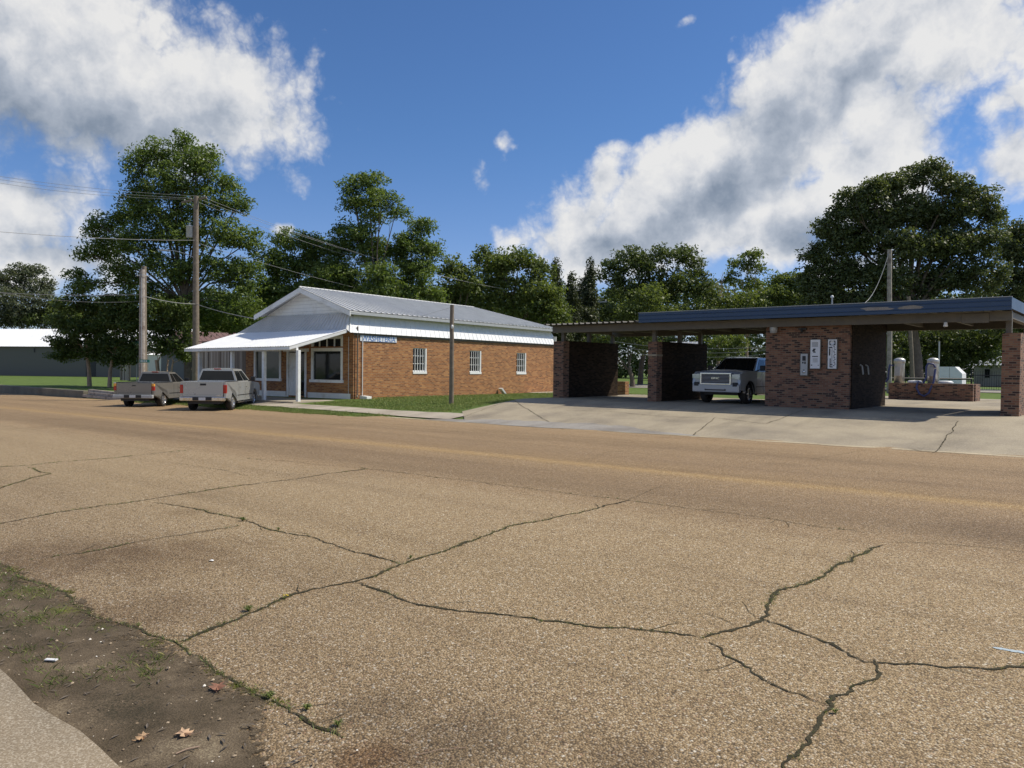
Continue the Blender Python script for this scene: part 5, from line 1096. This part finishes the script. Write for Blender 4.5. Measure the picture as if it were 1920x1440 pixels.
def weed(px, py, n, s, label, flower=False):
    p = onground(px, py); o = empty('weed', (p.x, p.y, p.z), 0, label, 'weed'); m_ = MB()
    for k in range(n):
        a = rnd.random()*6.28; h_ = s*(.5+rnd.random()*.7); r = s*(.3+rnd.random()*.9); d_ = Vector((math.cos(a), math.sin(a), 0)); sd_ = Vector((-d_.y, d_.x, 0))*s*.08
        m_.add([-sd_*.5, sd_*.5, d_*r*.5+Vector((0, 0, h_*.8))+sd_, d_*r+Vector((0, 0, h_*.7)), d_*r*.5+Vector((0, 0, h_*.8))-sd_], [(0, 1, 2, 4), (4, 2, 3)])
    m_.build('leaves', M['weed'], o)
    if flower:
        m_ = MB(); [m_.lathe([(.002, .0), (.009, .003), (.002, .008)], 8, (rnd.uniform(-.02, .02), rnd.uniform(-.02, .02), s*.9)) for _ in range(3)]; m_.build('flower', plain('yellow_petals', (.75, .55, .03), .6), o)
weed(466, 1146, 60, .045, 'largest bushy weed in the crack left of centre'); weed(533, 1124, 14, .03, 'tiny weed with yellow flowers in the crack', True)
weed(455, 977, 50, .05, 'round green weed at the bend of the upper crack'); weed(522, 994, 30, .035, 'smaller weed just right of the round crack weed'); weed(1566, 1338, 25, .03, 'pale green weed in the lower right crack fork')
weed(633, 1362, 40, .035, 'weed at the ragged end of the muddy strip'); weed(505, 1310, 45, .04, 'grassy weed on the edge of the mud'); weed(575, 1332, 40, .035, 'spreading weed beside the dark pavement stain'); weed(260, 1175, 18, .03, 'upright weed sprig on the edge of the mossy verge'); weed(60, 1395, 60, .04, 'weed growing from the kerb joint')
weed(770, 1047, 30, .03, 'weed at the meeting point of three cracks'); weed(1015, 1166, 20, .022, 'thin weed in the middle horizontal crack')

# ------------------------------------------------------------------ trees
LEAVES = [0]
def leafcloud(name, cl, sr, K, leaf, asp, mat, parent=None, flat=.6, up=.9):
    cl = np.array(cl); n = len(cl); N = n*K; LEAVES[0] += N
    c = np.repeat(cl, K, 0); r_ = np.repeat(np.array(sr), K)
    dv = rng.normal(0, 1, (N, 3)); dv /= np.linalg.norm(dv, axis=1)[:, None]; rad = rng.uniform(.25, 1, N)**.6
    pos = c+dv*(rad*r_)[:, None]*np.array([1, 1, flat])
    nr = rng.normal(0, 1, (N, 3))+dv*.7; nr[:, 2] += up; nr /= np.linalg.norm(nr, axis=1)[:, None]
    t = np.cross(nr, rng.normal(0, 1, (N, 3))); t /= np.linalg.norm(t, axis=1)[:, None]; s = np.cross(nr, t)
    L = (leaf*rng.uniform(.6, 1.35, N))[:, None]; Wd = L*asp
    v = np.empty((N, 4, 3)); v[:, 0] = pos-t*L*.5; v[:, 1] = pos+s*Wd*.5+t*L*.05+nr*L*.08; v[:, 2] = pos+t*L*.5-nr*L*.12; v[:, 3] = pos-s*Wd*.5+t*L*.05+nr*L*.08
    o = tri_mesh(name, v.reshape(-1, 3), np.arange(N*4).reshape(-1, 4), mat)
    if parent: o.parent = parent; o.matrix_parent_inverse = parent.matrix_world.inverted()
    return o
def tree(name, label, d, bx, lobes, leafm, leaf=.30, asp=.5, cs=.85, K=34, dens=1.1, bark='bark', r0=.35, group='trees behind the buildings', stems=1, flat=.6, fork=.35, show=.9, cat='tree'):
    b = P(bx, 700, d); gz = H(b.x, b.y); root = empty(name, (b.x, b.y, gz), 0, label, cat, group); bpy.context.view_layer.update()
    root.matrix_world = Matrix.Translation((b.x, b.y, gz))
    cl = []; sr = []; cen = []; k_ = d/F
    for (x, y, rx_, ry_) in lobes:
        dd = d+rnd.uniform(-.35, .35)*rx_*k_*1.2; c = P(x, y, dd); a, e = rx_*k_, ry_*k_; cen.append((c, a, e))
        n = max(5, int(dens*2.0*2.3*a*e/(cs*cs*.55)*1.25))
        fw = Vector((ray(x, y).x, ray(x, y).y, 0)).normalized(); rt_ = Vector((fw.y, -fw.x, 0))
        for _ in range(n):
            v = Vector((rnd.gauss(0, 1), rnd.gauss(0, 1), rnd.gauss(0, 1))).normalized()*(rnd.random()**.42)
            p = c+rt_*v.x*a*.95+fw*v.y*a*.85+Vector((0, 0, v.z*e*.95)); s = cs*rnd.uniform(.6, 1.25)
            cl.append(p[:]); sr.append(s)
    leafcloud('crown', cl, sr, K, leaf, asp, leafm, root, flat)
    tm_ = MB(); base = Vector((0, 0, 0)); top = max(c.z for c, _, _ in cen)-gz
    org = Vector((b.x, b.y, gz)); mean = sum(((c-org) for c, _, _ in cen), Vector())/len(cen)
    for s_i in range(stems):
        off = Vector((rnd.uniform(-1, 1), rnd.uniform(-1, 1), 0))*(.35 if stems > 1 else 0)
        fk = Vector((mean.x*.35, mean.y*.35, top*fork))+off*2.5
        st = [off+Vector((0, 0, -.3)), off*1.3+Vector((fk.x*.2, fk.y*.2, fk.z*.45)), fk]
        tm_.tube(st, [r0*1.0/stems**.5, r0*.75/stems**.5, r0*.6/stems**.5], 10)
        for (c, a, e) in cen[s_i::stems]:
            tgt = c-org; m1 = fk.lerp(tgt, .45)+Vector((rnd.uniform(-.5, .5), rnd.uniform(-.5, .5), .1*(tgt-fk).length)); rr = r0*(.17+.12*min(1, a/3))/stems**.4
            tm_.tube([fk-Vector((0, 0, .2)), m1, tgt, tgt+Vector((rnd.uniform(-.3, .3), 0, e*.6))], [rr, rr*.7, rr*.38, rr*.12], 6)
            for _ in range(4):
                v = Vector((rnd.uniform(-1, 1), rnd.uniform(-1, 1), rnd.uniform(-.3, 1))); e2 = tgt+Vector((v.x*a*.8, v.y*a*.8, v.z*e*.8)); tm_.tube([m1.lerp(tgt, rnd.uniform(.3, 1)), e2], [rr*.3, rr*.07], 5)
    tm_.build('trunk', M[bark], root); return root
PE_ = M['leaf_pecan']
tree('pecan_tree', 'tallest tree at left, spreading pecan rising behind the street pole', 60, 355,
 [(346, 268, 22, 26), (300, 292, 42, 34), (258, 312, 30, 26), (368, 312, 42, 36), (395, 292, 16, 18), (330, 345, 60, 36), (262, 365, 36, 30), (425, 345, 26, 18), (400, 385, 48, 34), (448, 378, 20, 24), (300, 400, 60, 34), (236, 408, 34, 24),
  (180, 418, 30, 22), (196, 462, 44, 30), (160, 478, 18, 14), (262, 452, 50, 36), (345, 440, 50, 34), (420, 440, 44, 34), (470, 452, 26, 24), (330, 505, 60, 34), (235, 515, 44, 30), (160, 530, 40, 26), (420, 505, 54, 34), (468, 520, 30, 30), (280, 560, 60, 34), (380, 575, 60, 34), (455, 580, 40, 40)],
 PE_, .27, .42, .8, 48, 1.15, r0=.42)
tree('pecan_tree', 'rounded tree filling the gap between tallest pecan and tufted tree', 64, 560, [(545, 452, 36, 24), (590, 462, 36, 28), (510, 492, 34, 28), (560, 505, 60, 40), (625, 520, 44, 38), (505, 550, 40, 34), (570, 565, 60, 34), (640, 575, 50, 34)], PE_, .27, .42, .8, 50, 1.3, r0=.35)
tree('pecan_tree', 'tree with a high detached leafy tuft above the laundry gable', 64, 715, [(690, 340, 34, 20), (660, 352, 22, 16), (668, 383, 34, 18), (715, 372, 34, 20), (742, 398, 22, 14), (700, 408, 30, 12), (665, 440, 46, 30), (630, 470, 36, 26), (700, 470, 40, 34), (640, 515, 50, 34), (715, 525, 50, 34), (700, 570, 70, 30)], PE_, .27, .42, .75, 50, 1.15, r0=.36)
tree('pecan_tree', 'tree whose rounded side lobe stands right of the tufted tree', 66, 770, [(790, 424, 24, 18), (770, 460, 38, 24), (808, 472, 26, 20), (745, 478, 22, 20), (780, 505, 44, 28), (765, 550, 50, 34), (810, 565, 30, 30)], PE_, .27, .42, .75, 52, 1.3, r0=.32)
LM = M['leaf_mid']; LD = M['leaf_dark']
tree('broadleaf_tree', 'bushy tree with ragged top just right of the pecan group', 72, 850, [(842, 500, 24, 22), (868, 520, 34, 30), (905, 478, 20, 14), (880, 560, 50, 34), (835, 560, 34, 34)], LM, .32, .55, .85, 34, 1.2)
tree('broadleaf_tree', 'broad rounded yellow green tree above the laundry roof end', 74, 960, [(930, 488, 40, 24), (975, 485, 36, 22), (1010, 505, 28, 24), (945, 530, 60, 36), (1010, 550, 44, 40), (960, 580, 70, 36), (1040, 590, 36, 30)], LM, .32, .55, .9, 34, 1.4)
tree('broadleaf_tree', 'dark wide oak in the centre behind the crossarm pole', 84, 1200, [(1180, 480, 34, 20), (1150, 510, 34, 24), (1215, 500, 40, 26), (1250, 475, 34, 18), (1285, 480, 28, 22), (1310, 505, 22, 22), (1190, 545, 60, 36), (1265, 535, 50, 34), (1320, 545, 26, 28), (1150, 590, 50, 30), (1240, 595, 60, 30), (1310, 595, 40, 30)], LD, .34, .55, .95, 32, 1.25)
tree('broadleaf_tree', 'lighter green tree between the dark oak and the dead branches', 78, 1230, [(1215, 560, 40, 30), (1185, 590, 30, 26), (1250, 600, 40, 26)], LM, .30, .55, .85, 34, 1.2)
tree('slender_tree', 'thin sparse tree with sky showing through its crown', 90, 1400, [(1405, 480, 28, 12), (1385, 496, 24, 10), (1418, 500, 26, 12), (1370, 520, 24, 10), (1405, 530, 34, 14), (1430, 555, 26, 16)], LM, .34, .5, .75, 26, .9, bark='bark_pale', r0=.22)
tree('broadleaf_tree', 'low bushy tree left of the huge dark oak', 86, 1470, [(1465, 525, 24, 18), (1500, 530, 30, 24), (1445, 560, 40, 28), (1495, 570, 40, 30), (1390, 575, 50, 26), (1345, 580, 34, 26)], LM, .32, .55, .9, 34, 1.3)
OK_ = M['leaf_oak']
tree('oak_tree', 'huge domed dark oak towering over the car wash roof', 58, 1720, [(1735, 325, 40, 26), (1680, 345, 36, 26), (1785, 350, 36, 26), (1630, 362, 36, 28), (1590, 385, 34, 28), (1830, 372, 36, 30), (1860, 402, 24, 26), (1700, 395, 60, 34), (1640, 410, 50, 34), (1770, 405, 60, 36), (1560, 430, 34, 32), (1600, 455, 50, 34), (1680, 460, 60, 38), (1760, 465, 60, 38), (1835, 450, 46, 38),
  (1532, 480, 28, 30), (1522, 530, 26, 34), (1525, 585, 26, 34), (1580, 510, 50, 34), (1660, 525, 60, 36), (1745, 530, 60, 36), (1830, 520, 50, 38), (1545, 550, 34, 34), (1610, 575, 56, 30), (1700, 590, 60, 30), (1790, 590, 60, 34)], OK_, .23, .6, .75, 56, 1.45, r0=.55)
tree('oak_tree', 'dark oak cropped by the right edge of the picture', 62, 1930, [(1905, 430, 26, 22), (1890, 470, 30, 30), (1925, 470, 40, 44), (1900, 530, 40, 38), (1960, 520, 50, 50), (1890, 590, 44, 38), (1950, 600, 50, 40)], OK_, .23, .6, .75, 50, 1.3, r0=.4)
tree('broadleaf_tree', 'shaded tree filling the view below the roof in the right bay', 66, 1800, [(1720, 640, 50, 34), (1790, 640, 50, 34), (1850, 640, 44, 34), (1680, 660, 40, 40), (1760, 680, 40, 22), (1830, 670, 40, 20)], LD, .27, .6, .75, 34, 1.2, r0=.3)
for k, (x, y, lb) in enumerate([(1042, 488, 'leftmost spiky cedar behind the crossarm pole'), (1072, 513, 'short middle cedar between two taller spiky ones'), (1106, 487, 'tallest pointed cedar left of the dark oak'), (1088, 524, 'stubby cedar tucked against the tallest one')]):
    lo = [(x+rnd.uniform(-3, 3), y+9, 5, 10)]
    for j in range(1, 8): lo.append((x+rnd.uniform(-1, 1)*j*2.2, y+8+j*19, 5+j*3.4, 13))
    tree('cedar_tree', lb, 76+k*2, x, lo, M['leaf_cedar'], .30, .35, .5, 26, 1.5, r0=.2, group='cedars behind the car wash', flat=1.2)
tree('broadleaf_tree', 'hazy grey green tree at the far left edge', 140, 45, [(50, 508, 36, 14), (20, 525, 36, 22), (80, 535, 24, 18), (40, 560, 60, 24), (0, 590, 50, 24), (60, 595, 50, 22), (-60, 560, 60, 40)], M['leaf_hazy'], .42, .55, 1.1, 34, 1.2)
tree('broadleaf_tree', 'low green tree above the warehouse roof', 142, 95, [(20, 595, 50, 18), (80, 598, 44, 18), (130, 590, 40, 22), (110, 575, 26, 18)], LM, .42, .55, 1.1, 34, 1.2)
MY = M['leaf_dark']
tree('crape_myrtle', 'leftmost crape myrtle with smooth pale trunk on the lawn', 62, 168, [(150, 572, 40, 20), (190, 580, 40, 24), (130, 605, 34, 22), (170, 620, 50, 26), (120, 640, 34, 14), (150, 655, 50, 20), (195, 660, 40, 22), (118, 665, 26, 12)], leaf_mat('myrtle_leaves', (.045, .07, .018), (.075, .112, .026), (.12, .16, .042), .3), .22, .55, .6, 40, 1.15, bark='bark_pale', r0=.2, group='crape myrtles along the lawn', fork=.42)
ML = bpy.data.materials['myrtle_leaves']
tree('crape_myrtle', 'middle crape myrtle left of the strapped old poles', 60, 205, [(225, 570, 40, 22), (245, 600, 30, 26), (210, 605, 40, 26), (240, 640, 26, 22), (205, 645, 34, 24), (225, 672, 34, 18), (250, 660, 24, 20)], ML, .22, .55, .6, 40, 1.15, bark='bark_pale', r0=.18, group='crape myrtles along the lawn', fork=.42)
tree('crape_myrtle', 'multi stemmed crape myrtle right of the strapped old poles', 56, 312, [(300, 575, 30, 22), (335, 580, 28, 22), (290, 605, 26, 24), (325, 610, 36, 26), (350, 620, 16, 24), (295, 645, 26, 20), (330, 650, 34, 16), (345, 670, 16, 12)], ML, .22, .55, .6, 40, 1.15, bark='bark_pale', r0=.2, group='crape myrtles along the lawn', stems=5, fork=.35)
tree('broadleaf_tree', 'tree filling in behind the crape myrtles', 70, 470, [(380, 605, 40, 24), (430, 600, 40, 22), (480, 600, 44, 26), (420, 570, 44, 24), (540, 600, 50, 20), (600, 590, 50, 24), (650, 600, 50, 20)], LM, .30, .5, .8, 34, 1.2)
tree('broadleaf_tree', 'tree with straight pale trunk seen through the left wash bay', 74, 1187, [(1180, 625, 34, 20), (1130, 640, 30, 24), (1210, 640, 30, 24), (1140, 665, 22, 12)], LD, .27, .55, .8, 34, 1.2, r0=.3)
tree('broadleaf_tree', 'small sunlit tree seen through the middle wash bay', 66, 1365, [(1350, 640, 26, 14), (1380, 645, 24, 16), (1345, 662, 22, 14), (1375, 668, 24, 10)], LM, .24, .55, .7, 34, 1.1, r0=.2)
# bare dead branches
dt = empty('dead_tree', P(1345, 700, 88), 0, 'bare dead tree with forked grey branches left of the slender tree', 'tree'); dt.location.z = H(dt.location.x, dt.location.y); tz = P(1343, 500, 88).z-dt.location.z
m_ = MB(); f = Vector((0, 0, tz*.62)); m_.tube([(0, 0, -.2), f*.5+Vector((.1, 0, 0)), f], [.2, .16, .12], 8)
def twig(a, d_, ln, r, dep):
    b_ = a+d_*ln; m_.tube([a, a.lerp(b_, .5)+Vector((rnd.uniform(-.1, .1), 0, .05)), b_], [r, r*.8, r*.55], 5)
    if dep:
        for _ in range(2+(dep > 1)): twig(b_.lerp(a, rnd.uniform(0, .4)), (d_+Vector((rnd.uniform(-.8, .8), rnd.uniform(-.8, .8), rnd.uniform(-.1, .5)))).normalized(), ln*.68, r*.55, dep-1)
for k in range(4): twig(f*(.8+.06*k), Vector((rnd.uniform(-.7, .7), rnd.uniform(-.5, .5), 1)).normalized(), tz*.16, .07, 3)
m_.build('branches', M['bark_pale'], dt)
# woods behind everything, one mass
cl = []; sr = []
for _ in range(3200):
    px = rnd.uniform(-160, 2080); tp = lerp(px, [-200, 100, 130, 480, 830, 1040, 1120, 1340, 1500, 1900, 2100], [640, 625, 595, 540, 540, 545, 548, 535, 545, 550, 550])+noise.noise(Vector((px*.012, 0, 0)))*22
    dd = rnd.uniform(142, 162); py = tp+(712-tp)*rnd.random(); q_ = P(px, py, dd); cl.append(q_[:]); sr.append(rnd.uniform(1.6, 3.0))
o = leafcloud('distant_wood', cl, sr, 56, .75, .6, M['leaf_wood'], flat=.8); tag(o, 'dark mass of woodland closing the background', 'woodland', kind='stuff')
print('LEAVES', LEAVES[0], 'objects', len(bpy.data.objects))
